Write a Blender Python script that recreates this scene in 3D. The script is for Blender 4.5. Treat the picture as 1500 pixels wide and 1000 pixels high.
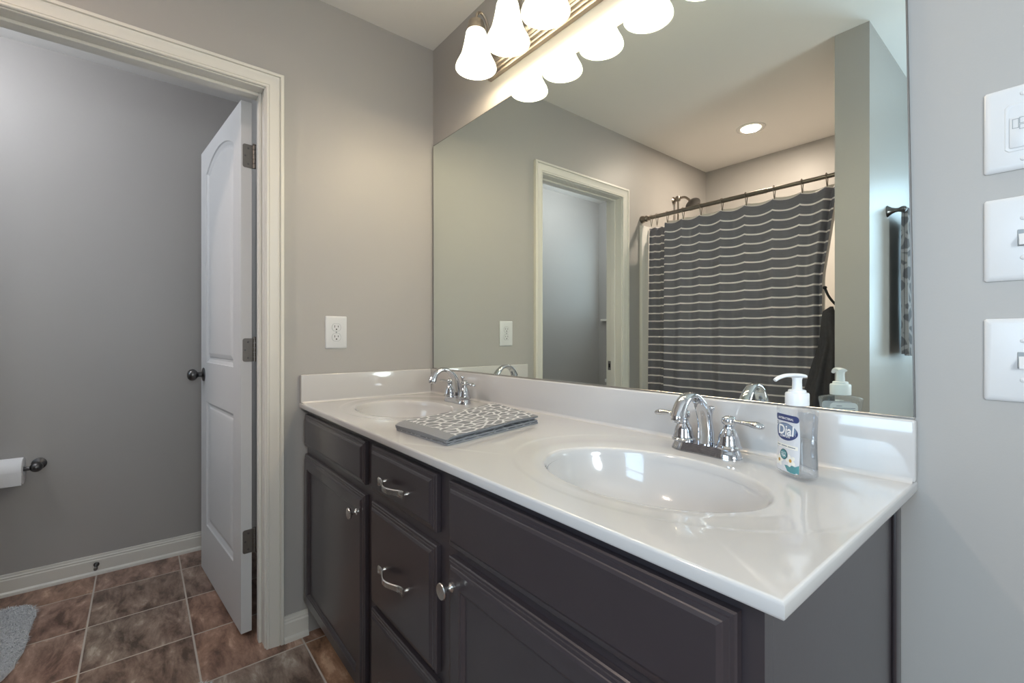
import bpy, bmesh, math, random
from mathutils import Vector, Matrix
PI = math.pi
random.seed(7)
for _o in list(bpy.data.objects):
    bpy.data.objects.remove(_o)
S = bpy.context.scene
C = S.collection

# ------------------------------------------------------------------ camera
cd = bpy.data.cameras.new('camera')
cam = bpy.data.objects.new('camera', cd)
C.objects.link(cam)
cam.location = (1.8608, -1.0444, 1.1326)
cam.rotation_euler = (math.radians(90), 0, math.radians(90 - 39.1228))
cd.sensor_width = 36
cd.lens = 36 * 670.92 / 1500
cd.shift_y = -6.16 / 1500
cd.shift_x = -0.6 / 1500
cd.clip_start = 0.01
S.camera = cam

# ------------------------------------------------------------------ view, world
S.view_settings.view_transform = 'Standard'
S.view_settings.look = 'None'
S.view_settings.exposure = 0.10
S.view_settings.gamma = 1.0
S.view_settings.use_curve_mapping = False
w = bpy.data.worlds.new('world')
S.world = w
w.use_nodes = True
w.node_tree.nodes['Background'].inputs[0].default_value = (0.62, 0.78, 1.0, 1)
w.node_tree.nodes['Background'].inputs[1].default_value = 1.2


def area(name, loc, rot, sx, sy, power, col):
    l = bpy.data.lights.new(name, 'AREA')
    l.shape = 'RECTANGLE'
    l.size = sx
    l.size_y = sy
    l.energy = power
    l.color = col
    o = bpy.data.objects.new(name, l)
    C.objects.link(o)
    o.location = loc
    o.rotation_euler = rot
    return o


def point(name, loc, power, col, r=0.03):
    l = bpy.data.lights.new(name, 'POINT')
    l.energy = power
    l.color = col
    l.shadow_soft_size = r
    o = bpy.data.objects.new(name, l)
    C.objects.link(o)
    o.location = loc
    return o


# daylight through the two windows of the outside wall
DAY = (0.74, 0.87, 1.0)
area('daylight_main', (1.86, -2.56, 1.55), (math.radians(90), 0, 0), 0.78, 1.12, 27, (0.56, 0.77, 1.0))
area('daylight_toilet', (-0.62, -2.56, 1.75), (math.radians(90), 0, 0), 0.72, 0.86, 5, DAY)
# unseen fill light added to brighten the main room; then the toilet room's globe lamp
point('room_fill_light', (2.66, -1.05, 1.38), 34, (0.87, 0.96, 1.0), 0.20)
point('toilet_globe_glow', (-0.50, -1.80, 2.34), 11.5, (0.92, 0.94, 1.0), 0.07)
WARM = (1.0, 0.80, 0.54)


# ------------------------------------------------------------------ materials
def lin(c):
    return tuple(((v / 255 + 0.055) / 1.055) ** 2.4 if v / 255 > 0.04045 else v / 255 / 12.92 for v in c) + (1.0,)


def mat(name, rgb, rough=0.5, metal=0.0, coat=0.0, spec=0.5, var=0.0, vscale=20, bump=0.0, bscale=200, trans=0.0, ior=1.45, coatr=0.1):
    m = bpy.data.materials.new(name)
    m.use_nodes = True
    nt = m.node_tree
    b = nt.nodes['Principled BSDF']
    col = lin(rgb)
    b.inputs['Base Color'].default_value = col
    b.inputs['Roughness'].default_value = rough
    b.inputs['Metallic'].default_value = metal
    b.inputs['Coat Weight'].default_value = coat
    b.inputs['Coat Roughness'].default_value = coatr
    b.inputs['Specular IOR Level'].default_value = spec
    b.inputs['Transmission Weight'].default_value = trans
    b.inputs['IOR'].default_value = ior
    tc = nt.nodes.new('ShaderNodeTexCoord')
    if var > 0:
        n = nt.nodes.new('ShaderNodeTexNoise')
        n.inputs['Scale'].default_value = vscale
        n.inputs['Detail'].default_value = 4
        nt.links.new(tc.outputs['Object'], n.inputs['Vector'])
        r = nt.nodes.new('ShaderNodeMix')
        r.data_type = 'RGBA'
        r.inputs[6].default_value = tuple(v * (1 - var) for v in col[:3]) + (1,)
        r.inputs[7].default_value = tuple(min(1, v * (1 + var)) for v in col[:3]) + (1,)
        nt.links.new(n.outputs[0], r.inputs[0])
        nt.links.new(r.outputs[2], b.inputs['Base Color'])
    if bump > 0:
        n = nt.nodes.new('ShaderNodeTexNoise')
        n.inputs['Scale'].default_value = bscale
        n.inputs['Detail'].default_value = 3
        nt.links.new(tc.outputs['Object'], n.inputs['Vector'])
        bp = nt.nodes.new('ShaderNodeBump')
        bp.inputs['Strength'].default_value = bump
        bp.inputs['Distance'].default_value = 0.002
        nt.links.new(n.outputs[0], bp.inputs['Height'])
        nt.links.new(bp.outputs[0], b.inputs['Normal'])
    return m


M = {}
M['wall'] = mat('wall_paint', (175, 172, 169), 0.42, spec=0.45, var=0.015, vscale=3, bump=0.06, bscale=260)
M['ceiling'] = mat('ceiling_paint', (236, 233, 229), 0.9, var=0.01, vscale=4)
M['trim'] = mat('trim_paint', (226, 223, 215), 0.35, var=0.01, vscale=6)
M['door'] = mat('door_paint', (214, 214, 215), 0.4, var=0.01, vscale=6, bump=0.03, bscale=120)
M['espresso'] = mat('espresso_wood', (55, 49, 53), 0.34, coat=0.6, coatr=0.18, var=0.12, vscale=9, bump=0.03, bscale=80)
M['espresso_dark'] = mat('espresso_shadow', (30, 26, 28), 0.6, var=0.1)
M['marble'] = mat('cultured_marble', (203, 201, 200), 0.12, coat=0.5, coatr=0.04, var=0.012, vscale=8)
M['chrome'] = mat('chrome', (205, 207, 212), 0.04, metal=1.0, var=0.01)
M['nickel'] = mat('brushed_nickel', (176, 165, 152), 0.3, metal=1.0, var=0.05, vscale=60)
M['pull'] = mat('satin_silver', (205, 203, 200), 0.25, metal=1.0, var=0.03, vscale=60)
M['pewter'] = mat('dark_pewter', (105, 104, 104), 0.28, metal=1.0, var=0.05, vscale=40)
M['hinge'] = mat('hinge_metal', (128, 124, 120), 0.42, metal=0.9, var=0.08, vscale=80)
M['rodm'] = mat('rod_metal', (140, 132, 122), 0.28, metal=1.0, var=0.04)
M['black'] = mat('black_metal', (18, 18, 19), 0.45, var=0.1)
M['plastic'] = mat('white_plastic', (216, 217, 219), 0.3, var=0.008)
M['slot'] = mat('dark_slot', (25, 24, 23), 0.7, var=0.05)
M['gap'] = mat('grey_plastic', (150, 156, 160), 0.4, var=0.02)
M['paper'] = mat('tissue_paper', (236, 236, 238), 0.95, var=0.02, vscale=90, bump=0.1, bscale=300)
M['porcelain'] = mat('porcelain', (236, 236, 236), 0.1, coat=0.4, var=0.01)
M['surround'] = mat('fiberglass', (230, 228, 224), 0.25, var=0.01)
M['hem'] = mat('grey_hem', (138, 140, 144), 0.95, var=0.08, vscale=250, bump=0.2, bscale=700)
M['charcoal'] = mat('charcoal_terry', (70, 69, 74), 0.95, var=0.25, vscale=60, bump=0.25, bscale=500)
M['rug'] = mat('grey_shag', (214, 216, 220), 0.95, var=0.12, vscale=60)
M['pumpw'] = mat('pump_plastic', (238, 240, 243), 0.3, var=0.005)
M['navy'] = mat('label_navy', (64, 74, 122), 0.4, var=0.02)
M['steel_blue'] = mat('label_blue', (132, 150, 178), 0.4, var=0.02)
M['label'] = mat('label_white', (222, 224, 229), 0.4, var=0.02, vscale=60)
M['label_text'] = mat('label_print_white', (250, 250, 252), 0.4, var=0.005)
M['label_grey'] = mat('label_print_grey', (120, 128, 145), 0.4, var=0.02)
M['teal'] = mat('label_teal', (92, 150, 156), 0.4, var=0.05, vscale=200)
M['teal_dark'] = mat('label_dark_teal', (40, 84, 88), 0.4, var=0.05)
M['petal'] = mat('petal_white', (246, 244, 236), 0.4, var=0.03, vscale=200)
M['pollen'] = mat('flower_centre', (196, 150, 70), 0.4, var=0.1, vscale=300)
M['liner'] = mat('liner_vinyl', (232, 226, 220), 0.4, var=0.02)


def mirror_mat():
    m = bpy.data.materials.new('mirror_silver')
    m.use_nodes = True
    nt = m.node_tree
    b = nt.nodes['Principled BSDF']
    b.inputs['Metallic'].default_value = 1
    b.inputs['Roughness'].default_value = 0.0
    n = nt.nodes.new('ShaderNodeTexNoise')
    n.inputs['Scale'].default_value = 2
    r = nt.nodes.new('ShaderNodeMix')
    r.data_type = 'RGBA'
    r.inputs[6].default_value = (0.86, 0.92, 0.87, 1)
    r.inputs[7].default_value = (0.88, 0.94, 0.89, 1)
    tc = nt.nodes.new('ShaderNodeTexCoord')
    nt.links.new(tc.outputs['Object'], n.inputs['Vector'])
    nt.links.new(n.outputs[0], r.inputs[0])
    nt.links.new(r.outputs[2], b.inputs['Base Color'])
    return m


M['mirror'] = mirror_mat()


def emit_mat(name, rgb, strength, base=(0.9, 0.88, 0.84)):
    m = bpy.data.materials.new(name)
    m.use_nodes = True
    nt = m.node_tree
    b = nt.nodes['Principled BSDF']
    b.inputs['Base Color'].default_value = base + (1,)
    b.inputs['Roughness'].default_value = 0.35
    n = nt.nodes.new('ShaderNodeTexNoise')
    n.inputs['Scale'].default_value = 14
    n.inputs['Detail'].default_value = 6
    n.inputs['Distortion'].default_value = 1.5
    tc = nt.nodes.new('ShaderNodeTexCoord')
    nt.links.new(tc.outputs['Object'], n.inputs['Vector'])
    r = nt.nodes.new('ShaderNodeMix')
    r.data_type = 'RGBA'
    r.inputs[6].default_value = tuple(v * 0.8 for v in rgb) + (1,)
    r.inputs[7].default_value = rgb + (1,)
    nt.links.new(n.outputs[0], r.inputs[0])
    nt.links.new(r.outputs[2], b.inputs['Emission Color'])
    b.inputs['Emission Strength'].default_value = strength
    return m




def shade_mat():
    m = bpy.data.materials.new('alabaster_glass_lit')
    m.use_nodes = True
    nt = m.node_tree
    N, L = nt.nodes, nt.links
    for n in list(N):
        N.remove(n)
    out = N.new('ShaderNodeOutputMaterial')
    tc = N.new('ShaderNodeTexCoord')
    nz = N.new('ShaderNodeTexNoise')
    nz.inputs['Scale'].default_value = 22
    nz.inputs['Detail'].default_value = 6
    nz.inputs['Distortion'].default_value = 1.6
    L.new(tc.outputs['Object'], nz.inputs['Vector'])
    r = N.new('ShaderNodeMix')
    r.data_type = 'RGBA'
    r.inputs[6].default_value = (0.62, 0.62, 0.55, 1)
    r.inputs[7].default_value = (0.9, 0.9, 0.84, 1)
    L.new(nz.outputs[0], r.inputs[0])
    tr = N.new('ShaderNodeBsdfTranslucent')
    df = N.new('ShaderNodeBsdfDiffuse')
    gl = N.new('ShaderNodeBsdfGlossy')
    gl.inputs['Roughness'].default_value = 0.15
    em = N.new('ShaderNodeEmission')
    em.inputs[1].default_value = 1.3
    for n in (tr, df, em):
        L.new(r.outputs[2], n.inputs[0])
    m1 = N.new('ShaderNodeMixShader')
    m1.inputs[0].default_value = 0.32
    L.new(tr.outputs[0], m1.inputs[1]); L.new(df.outputs[0], m1.inputs[2])
    m2 = N.new('ShaderNodeMixShader')
    m2.inputs[0].default_value = 0.05
    L.new(m1.outputs[0], m2.inputs[1]); L.new(gl.outputs[0], m2.inputs[2])
    ad = N.new('ShaderNodeAddShader')
    L.new(m2.outputs[0], ad.inputs[0]); L.new(em.outputs[0], ad.inputs[1])
    L.new(ad.outputs[0], out.inputs[0])
    return m


M['shade'] = shade_mat()
M['bulb'] = emit_mat('bulb_lit', (1.0, 0.9, 0.76), 2.0)
M['lens'] = emit_mat('downlight_lens', (1.0, 0.88, 0.72), 9.0)


def clear_mat(name, tint, diffuse=0.06, gloss=0.08):
    m = bpy.data.materials.new(name)
    m.use_nodes = True
    nt = m.node_tree
    for n in list(nt.nodes):
        nt.nodes.remove(n)
    out = nt.nodes.new('ShaderNodeOutputMaterial')
    tr = nt.nodes.new('ShaderNodeBsdfTransparent')
    tr.inputs[0].default_value = tint + (1,)
    gl = nt.nodes.new('ShaderNodeBsdfGlossy')
    gl.inputs['Roughness'].default_value = 0.04
    di = nt.nodes.new('ShaderNodeBsdfDiffuse')
    di.inputs[0].default_value = (0.86, 0.88, 0.92, 1)
    lw = nt.nodes.new('ShaderNodeLayerWeight')
    lw.inputs[0].default_value = 0.35
    nz = nt.nodes.new('ShaderNodeTexNoise')
    nz.inputs['Scale'].default_value = 30
    mt = nt.nodes.new('ShaderNodeMath')
    mt.operation = 'MULTIPLY'
    mt.inputs[1].default_value = diffuse * 2
    nt.links.new(nz.outputs[0], mt.inputs[0])
    m1 = nt.nodes.new('ShaderNodeMixShader')
    m2 = nt.nodes.new('ShaderNodeMixShader')
    nt.links.new(mt.outputs[0], m1.inputs[0])
    nt.links.new(tr.outputs[0], m1.inputs[1])
    nt.links.new(di.outputs[0], m1.inputs[2])
    mg = nt.nodes.new('ShaderNodeMath')
    mg.operation = 'MULTIPLY_ADD'
    mg.inputs[1].default_value = 0.35
    mg.inputs[2].default_value = gloss
    nt.links.new(lw.outputs['Fresnel'], mg.inputs[0])
    nt.links.new(mg.outputs[0], m2.inputs[0])
    nt.links.new(m1.outputs[0], m2.inputs[1])
    nt.links.new(gl.outputs[0], m2.inputs[2])
    nt.links.new(m2.outputs[0], out.inputs[0])
    return m


M['clear'] = clear_mat('clear_bottle_plastic', (0.985, 0.99, 0.995), 0.06, 0.015)
M['liquid'] = clear_mat('clear_liquid_soap', (0.975, 0.985, 0.995), 0.10, 0.01)
M['pane'] = clear_mat('window_glass', (0.97, 0.99, 0.98), 0.0, 0.01)


def tile_mat():
    m = bpy.data.materials.new('slate_floor_tile')
    m.use_nodes = True
    nt = m.node_tree
    N, L = nt.nodes, nt.links
    b = N['Principled BSDF']
    geo = N.new('ShaderNodeNewGeometry')
    P0 = (-0.573, -0.888, 0)
    sz = 0.317
    sub = N.new('ShaderNodeVectorMath'); sub.operation = 'SUBTRACT'; sub.inputs[1].default_value = P0
    L.new(geo.outputs['Position'], sub.inputs[0])
    sc = N.new('ShaderNodeVectorMath'); sc.operation = 'SCALE'; sc.inputs['Scale'].default_value = 1 / sz
    L.new(sub.outputs[0], sc.inputs[0])
    fl = N.new('ShaderNodeVectorMath'); fl.operation = 'FLOOR'
    L.new(sc.outputs[0], fl.inputs[0])
    fr = N.new('ShaderNodeVectorMath'); fr.operation = 'FRACTION'
    L.new(sc.outputs[0], fr.inputs[0])
    sp = N.new('ShaderNodeSeparateXYZ'); L.new(fr.outputs[0], sp.inputs[0])

    def edge(s):
        a = N.new('ShaderNodeMath'); a.operation = 'SUBTRACT'; a.inputs[1].default_value = 0.5
        L.new(s, a.inputs[0])
        c = N.new('ShaderNodeMath'); c.operation = 'ABSOLUTE'; L.new(a.outputs[0], c.inputs[0])
        return c.outputs[0]
    mx = N.new('ShaderNodeMath'); mx.operation = 'MAXIMUM'
    L.new(edge(sp.outputs[0]), mx.inputs[0]); L.new(edge(sp.outputs[1]), mx.inputs[1])
    gr = N.new('ShaderNodeMapRange'); gr.inputs[1].default_value = 0.4885; gr.inputs[2].default_value = 0.4925
    L.new(mx.outputs[0], gr.inputs[0])
    wn = N.new('ShaderNodeTexWhiteNoise'); wn.noise_dimensions = '3D'
    L.new(fl.outputs[0], wn.inputs[0])
    # offset noise per tile so that each tile has its own cleft pattern
    off = N.new('ShaderNodeVectorMath'); off.operation = 'SCALE'; off.inputs['Scale'].default_value = 30
    L.new(wn.outputs['Color'], off.inputs[0])
    ad = N.new('ShaderNodeVectorMath'); ad.operation = 'ADD'
    L.new(geo.outputs['Position'], ad.inputs[0]); L.new(off.outputs[0], ad.inputs[1])
    mp = N.new('ShaderNodeMapping'); mp.inputs['Scale'].default_value = (0.95, 2.5, 1)
    L.new(ad.outputs[0], mp.inputs[0])
    rz = N.new('ShaderNodeMath'); rz.operation = 'MULTIPLY_ADD'; rz.inputs[1].default_value = 1.6; rz.inputs[2].default_value = 0.1
    L.new(wn.outputs['Value'], rz.inputs[0])
    rv = N.new('ShaderNodeCombineXYZ'); L.new(rz.outputs[0], rv.inputs[2])
    L.new(rv.outputs[0], mp.inputs['Rotation'])
    n1 = N.new('ShaderNodeTexNoise'); n1.inputs['Scale'].default_value = 6.5; n1.inputs['Detail'].default_value = 10; n1.inputs['Roughness'].default_value = 0.68; n1.inputs['Distortion'].default_value = 0.35
    L.new(mp.outputs[0], n1.inputs['Vector'])
    n2 = N.new('ShaderNodeTexNoise'); n2.inputs['Scale'].default_value = 3.0; n2.inputs['Detail'].default_value = 3
    L.new(ad.outputs[0], n2.inputs['Vector'])
    ramp = N.new('ShaderNodeValToRGB')
    e = ramp.color_ramp.elements
    e[0].position = 0.36; e[0].color = lin((96, 76, 66))
    e[1].position = 0.66; e[1].color = lin((206, 188, 174))
    x = e.new(0.46); x.color = lin((138, 114, 101))
    x = e.new(0.58); x.color = lin((172, 148, 132))
    L.new(n1.outputs[0], ramp.inputs[0])
    tint = N.new('ShaderNodeValToRGB')
    t = tint.color_ramp.elements
    t[0].position = 0.0; t[0].color = (0.92, 0.83, 0.80, 1)
    t[1].position = 1.0; t[1].color = (0.98, 0.82, 0.62, 1)
    q = t.new(0.30); q.color = (0.80, 0.86, 0.88, 1)
    q = t.new(0.45); q.color = (1.0, 0.9, 0.9, 1)
    q = t.new(0.7); q.color = (1.0, 0.80, 0.68, 1)
    av = N.new('ShaderNodeMath'); av.operation = 'MULTIPLY_ADD'; av.inputs[1].default_value = 0.75
    L.new(wn.outputs['Value'], av.inputs[0])
    hv = N.new('ShaderNodeMath'); hv.operation = 'MULTIPLY'; hv.inputs[1].default_value = 0.3
    L.new(n2.outputs[0], hv.inputs[0]); L.new(hv.outputs[0], av.inputs[2])
    L.new(av.outputs[0], tint.inputs[0])
    mul = N.new('ShaderNodeMix'); mul.data_type = 'RGBA'; mul.blend_type = 'MULTIPLY'; mul.inputs[0].default_value = 1
    L.new(ramp.outputs[0], mul.inputs[6]); L.new(tint.outputs[0], mul.inputs[7])
    gm = N.new('ShaderNodeMix'); gm.data_type = 'RGBA'
    gm.inputs[7].default_value = lin((196, 186, 176))
    L.new(gr.outputs[0], gm.inputs[0]); L.new(mul.outputs[2], gm.inputs[6])
    L.new(gm.outputs[2], b.inputs['Base Color'])
    rr = N.new('ShaderNodeMapRange'); rr.inputs[3].default_value = 0.34; rr.inputs[4].default_value = 0.75
    L.new(gr.outputs[0], rr.inputs[0]); L.new(rr.outputs[0], b.inputs['Roughness'])
    hs = N.new('ShaderNodeMath'); hs.operation = 'SUBTRACT'
    L.new(n1.outputs[0], hs.inputs[0]); L.new(gr.outputs[0], hs.inputs[1])
    bp = N.new('ShaderNodeBump'); bp.inputs['Strength'].default_value = 0.35; bp.inputs['Distance'].default_value = 0.004
    L.new(hs.outputs[0], bp.inputs['Height']); L.new(bp.outputs[0], b.inputs['Normal'])
    return m


M['tile'] = tile_mat()


def curtain_mat():
    m = bpy.data.materials.new('striped_curtain_cloth')
    m.use_nodes = True
    nt = m.node_tree
    N, L = nt.nodes, nt.links
    b = N['Principled BSDF']
    b.inputs['Roughness'].default_value = 0.85
    uv = N.new('ShaderNodeUVMap'); uv.uv_map = 'uv'
    sp = N.new('ShaderNodeSeparateXYZ'); L.new(uv.outputs[0], sp.inputs[0])
    a = N.new('ShaderNodeMath'); a.operation = 'SUBTRACT'; a.inputs[1].default_value = 0.056
    L.new(sp.outputs[1], a.inputs[0])
    d = N.new('ShaderNodeMath'); d.operation = 'DIVIDE'; d.inputs[1].default_value = 0.0522
    L.new(a.outputs[0], d.inputs[0])
    f = N.new('ShaderNodeMath'); f.operation = 'FRACT'; L.new(d.outputs[0], f.inputs[0])
    lt = N.new('ShaderNodeMath'); lt.operation = 'LESS_THAN'; lt.inputs[1].default_value = 0.165
    L.new(f.outputs[0], lt.inputs[0])
    gt = N.new('ShaderNodeMath'); gt.operation = 'GREATER_THAN'; gt.inputs[1].default_value = 0.0
    L.new(a.outputs[0], gt.inputs[0])
    ml = N.new('ShaderNodeMath'); ml.operation = 'MULTIPLY'
    L.new(lt.outputs[0], ml.inputs[0]); L.new(gt.outputs[0], ml.inputs[1])
    # top edge binding is white too
    eb = N.new('ShaderNodeMath'); eb.operation = 'LESS_THAN'; eb.inputs[1].default_value = 0.004
    L.new(sp.outputs[1], eb.inputs[0])
    mm = N.new('ShaderNodeMath'); mm.operation = 'MAXIMUM'
    L.new(ml.outputs[0], mm.inputs[0]); L.new(eb.outputs[0], mm.inputs[1])
    # woven slub
    mp = N.new('ShaderNodeMapping'); mp.inputs['Scale'].default_value = (12, 380, 1)
    L.new(uv.outputs[0], mp.inputs[0])
    nz = N.new('ShaderNodeTexNoise'); nz.inputs['Scale'].default_value = 1; nz.inputs['Detail'].default_value = 2
    L.new(mp.outputs[0], nz.inputs['Vector'])
    g = N.new('ShaderNodeMix'); g.data_type = 'RGBA'
    g.inputs[6].default_value = lin((105, 105, 114)); g.inputs[7].default_value = lin((134, 134, 144))
    L.new(nz.outputs[0], g.inputs[0])
    c = N.new('ShaderNodeMix'); c.data_type = 'RGBA'
    c.inputs[7].default_value = lin((242, 236, 238))
    L.new(mm.outputs[0], c.inputs[0]); L.new(g.outputs[2], c.inputs[6])
    L.new(c.outputs[2], b.inputs['Base Color'])
    return m


M['curtain'] = curtain_mat()


def trellis_mat(name, base, line, scale, stretch=(1, 1, 1), width=0.11, coord='UV'):
    m = bpy.data.materials.new(name)
    m.use_nodes = True
    nt = m.node_tree
    N, L = nt.nodes, nt.links
    b = N['Principled BSDF']
    b.inputs['Roughness'].default_value = 0.95
    if coord == 'UV':
        tc = N.new('ShaderNodeUVMap'); tc.uv_map = 'uv'; src = tc.outputs[0]
    else:
        tc = N.new('ShaderNodeTexCoord'); src = tc.outputs['Object']
    mp = N.new('ShaderNodeMapping'); mp.inputs['Scale'].default_value = stretch
    L.new(src, mp.inputs[0])
    nz = N.new('ShaderNodeTexNoise'); nz.inputs['Scale'].default_value = scale * 1.1
    L.new(mp.outputs[0], nz.inputs['Vector'])
    dm = N.new('ShaderNodeVectorMath'); dm.operation = 'SCALE'; dm.inputs['Scale'].default_value = 0.012
    L.new(nz.outputs['Color'], dm.inputs[0])
    ad = N.new('ShaderNodeVectorMath'); ad.operation = 'ADD'
    L.new(mp.outputs[0], ad.inputs[0]); L.new(dm.outputs[0], ad.inputs[1])
    vo = N.new('ShaderNodeTexVoronoi'); vo.feature = 'DISTANCE_TO_EDGE'; vo.voronoi_dimensions = '2D' if coord == 'UV' else '3D'
    vo.inputs['Scale'].default_value = scale
    vo.inputs['Randomness'].default_value = 0.85
    L.new(ad.outputs[0], vo.inputs['Vector'])
    mr = N.new('ShaderNodeMapRange'); mr.inputs[1].default_value = width * 0.8; mr.inputs[2].default_value = width * 1.25
    mr.inputs[3].default_value = 1; mr.inputs[4].default_value = 0
    L.new(vo.outputs[0], mr.inputs[0])
    c = N.new('ShaderNodeMix'); c.data_type = 'RGBA'
    c.inputs[6].default_value = lin(base); c.inputs[7].default_value = lin(line)
    L.new(mr.outputs[0], c.inputs[0])
    n2 = N.new('ShaderNodeTexNoise'); n2.inputs['Scale'].default_value = 900
    L.new(src, n2.inputs['Vector'])
    bp = N.new('ShaderNodeBump'); bp.inputs['Strength'].default_value = 0.5; bp.inputs['Distance'].default_value = 0.002
    s = N.new('ShaderNodeMath'); s.operation = 'MULTIPLY_ADD'; s.inputs[1].default_value = 0.6
    L.new(mr.outputs[0], s.inputs[0]); L.new(n2.outputs[0], s.inputs[2])
    L.new(s.outputs[0], bp.inputs['Height']); L.new(bp.outputs[0], b.inputs['Normal'])
    L.new(c.outputs[2], b.inputs['Base Color'])
    return m


M['trellis'] = trellis_mat('grey_trellis_terry', (128, 130, 135), (204, 205, 208), 36, (1.0, 0.62, 1), 0.105)
M['trellis_hang'] = trellis_mat('grey_trellis_hanging_terry', (98, 98, 103), (146, 145, 147), 24, (1, 1, 0.7), 0.12, 'OBJ')


# ------------------------------------------------------------------ mesh helpers
def B():
    return bmesh.new()


def box(bm, x0, x1, y0, y1, z0, z1, bev=0.0, seg=2):
    vs = [bm.verts.new(p) for p in ((x0, y0, z0), (x1, y0, z0), (x1, y1, z0), (x0, y1, z0), (x0, y0, z1), (x1, y0, z1), (x1, y1, z1), (x0, y1, z1))]
    fs = [bm.faces.new([vs[i] for i in f]) for f in ((3, 2, 1, 0), (4, 5, 6, 7), (0, 1, 5, 4), (1, 2, 6, 5), (2, 3, 7, 6), (3, 0, 4, 7))]
    if bev > 0:
        es = set()
        for f in fs:
            es.update(f.edges)
        bmesh.ops.bevel(bm, geom=list(es), offset=bev, segments=seg, affect='EDGES', profile=0.5)
    return bm


def loft(bm, rings, closed=True, caps=True):
    """rings: list of lists of points, same count"""
    rv = [[bm.verts.new(p) for p in r] for r in rings]
    n = len(rv[0])
    for a, b in zip(rv, rv[1:]):
        for i in range(n if closed else n - 1):
            j = (i + 1) % n
            try:
                bm.faces.new((a[i], a[j], b[j], b[i]))
            except ValueError:
                pass
    if caps and closed:
        for r in (rv[0], rv[-1]):
            try:
                bm.faces.new(r)
            except ValueError:
                pass
    return rv


def lathe(bm, prof, mtx=None, n=32, caps=True):
    rings = []
    for r, z in prof:
        ring = []
        for i in range(n):
            a = 2 * PI * i / n
            p = Vector((max(r, 1e-5) * math.cos(a), max(r, 1e-5) * math.sin(a), z))
            ring.append(mtx @ p if mtx else p)
        rings.append(ring)
    return loft(bm, rings, True, caps)


def T(x, y, z):
    return Matrix.Translation((x, y, z))


def axis_to(d, loc=(0, 0, 0)):
    q = Vector((0, 0, 1)).rotation_difference(Vector(d).normalized())
    return Matrix.Translation(loc) @ q.to_matrix().to_4x4()


def tube(bm, pts, rad, n=14, caps=True, squash=None):
    pts = [Vector(p) for p in pts]
    if not isinstance(rad, (list, tuple)):
        rad = [rad] * len(pts)
    t0 = (pts[1] - pts[0]).normalized()
    up = Vector((0, 0, 1)) if abs(t0.z) < 0.9 else Vector((1, 0, 0))
    u = (up - t0 * up.dot(t0)).normalized()
    rings = []
    for i, p in enumerate(pts):
        a = pts[max(0, i - 1)]
        b = pts[min(len(pts) - 1, i + 1)]
        t = (b - a).normalized()
        u = (u - t * u.dot(t)).normalized()
        v = t.cross(u)
        su, sv = squash[i] if squash else (1, 1)
        rings.append([p + u * (math.cos(2 * PI * k / n) * rad[i] * su) + v * (math.sin(2 * PI * k / n) * rad[i] * sv) for k in range(n)])
    return loft(bm, rings, True, caps)


def spline(pts, n=8):
    """Catmull-Rom through the points (any dimension)"""
    P = [Vector(p) for p in pts]
    P = [P[0] * 2 - P[1]] + P + [P[-1] * 2 - P[-2]]
    out = []
    for i in range(1, len(P) - 2):
        for k in range(n):
            t = k / n
            a, b, c, d = P[i - 1], P[i], P[i + 1], P[i + 2]
            out.append(0.5 * ((2 * b) + (c - a) * t + (2 * a - 5 * b + 4 * c - d) * t * t + (3 * b - a - 3 * c + d) * t ** 3))
    out.append(P[-2])
    return out


def wloc(o):
    v = Vector((0, 0, 0))
    while o:
        v += o.location
        o = o.parent
    return v


def obj(name, bm, m, parent=None, origin=None, smooth=True, ang=38, weld=True):
    """links bm as ONE mesh object; coordinates are world, the origin is moved to `origin`"""
    if weld:
        bmesh.ops.remove_doubles(bm, verts=bm.verts, dist=1e-6)
    bmesh.ops.recalc_face_normals(bm, faces=bm.faces)
    base = wloc(parent) if parent else Vector((0, 0, 0))
    org = Vector(origin) if origin is not None else base
    bmesh.ops.translate(bm, verts=bm.verts, vec=-org)
    if smooth:
        lim = math.radians(ang)
        for f in bm.faces:
            f.smooth = True
        for e in bm.edges:
            if len(e.link_faces) == 2 and e.calc_face_angle(0) > lim:
                e.smooth = False
    me = bpy.data.meshes.new(name)
    bm.to_mesh(me)
    bm.free()
    me.materials.append(m)
    o = bpy.data.objects.new(name, me)
    C.objects.link(o)
    if parent:
        o.parent = parent
        o.location = org - base
    else:
        o.location = org
    return o


def tag(o, label=None, cat=None, group=None, kind=None):
    if label:
        o['label'] = label
    if cat:
        o['category'] = cat
    if group:
        o['group'] = group
    if kind:
        o['kind'] = kind
    return o


def thing(name, loc, label, cat, group=None):
    o = bpy.data.objects.new(name, None)
    o.empty_display_size = 0.05
    C.objects.link(o)
    o.location = loc
    return tag(o, label, cat, group)


def struct(name, bm, m, label=None, cat=None, **k):
    o = obj(name, bm, m, **k)
    return tag(o, label, cat, kind='structure')


def dup(root, loc, label, rotz=None):
    r = root.copy()
    C.objects.link(r)
    r.location = loc
    if rotz is not None:
        r.rotation_euler = (0, 0, rotz)
    r['label'] = label
    for ch in list(root.children):
        c = ch.copy()
        C.objects.link(c)
        c.parent = r
        for g in list(ch.children):
            d = g.copy()
            C.objects.link(d)
            d.parent = c
    return r


# ------------------------------------------------------------------ room shell
H = 2.447
XL, XR = -0.115, 2.95           # toilet side of the left wall, right wall
YF = -2.47                      # outside wall
XT = -1.10                      # toilet back wall
DN, DF, DH = -0.693, -1.392, 2.036     # door opening

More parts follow.
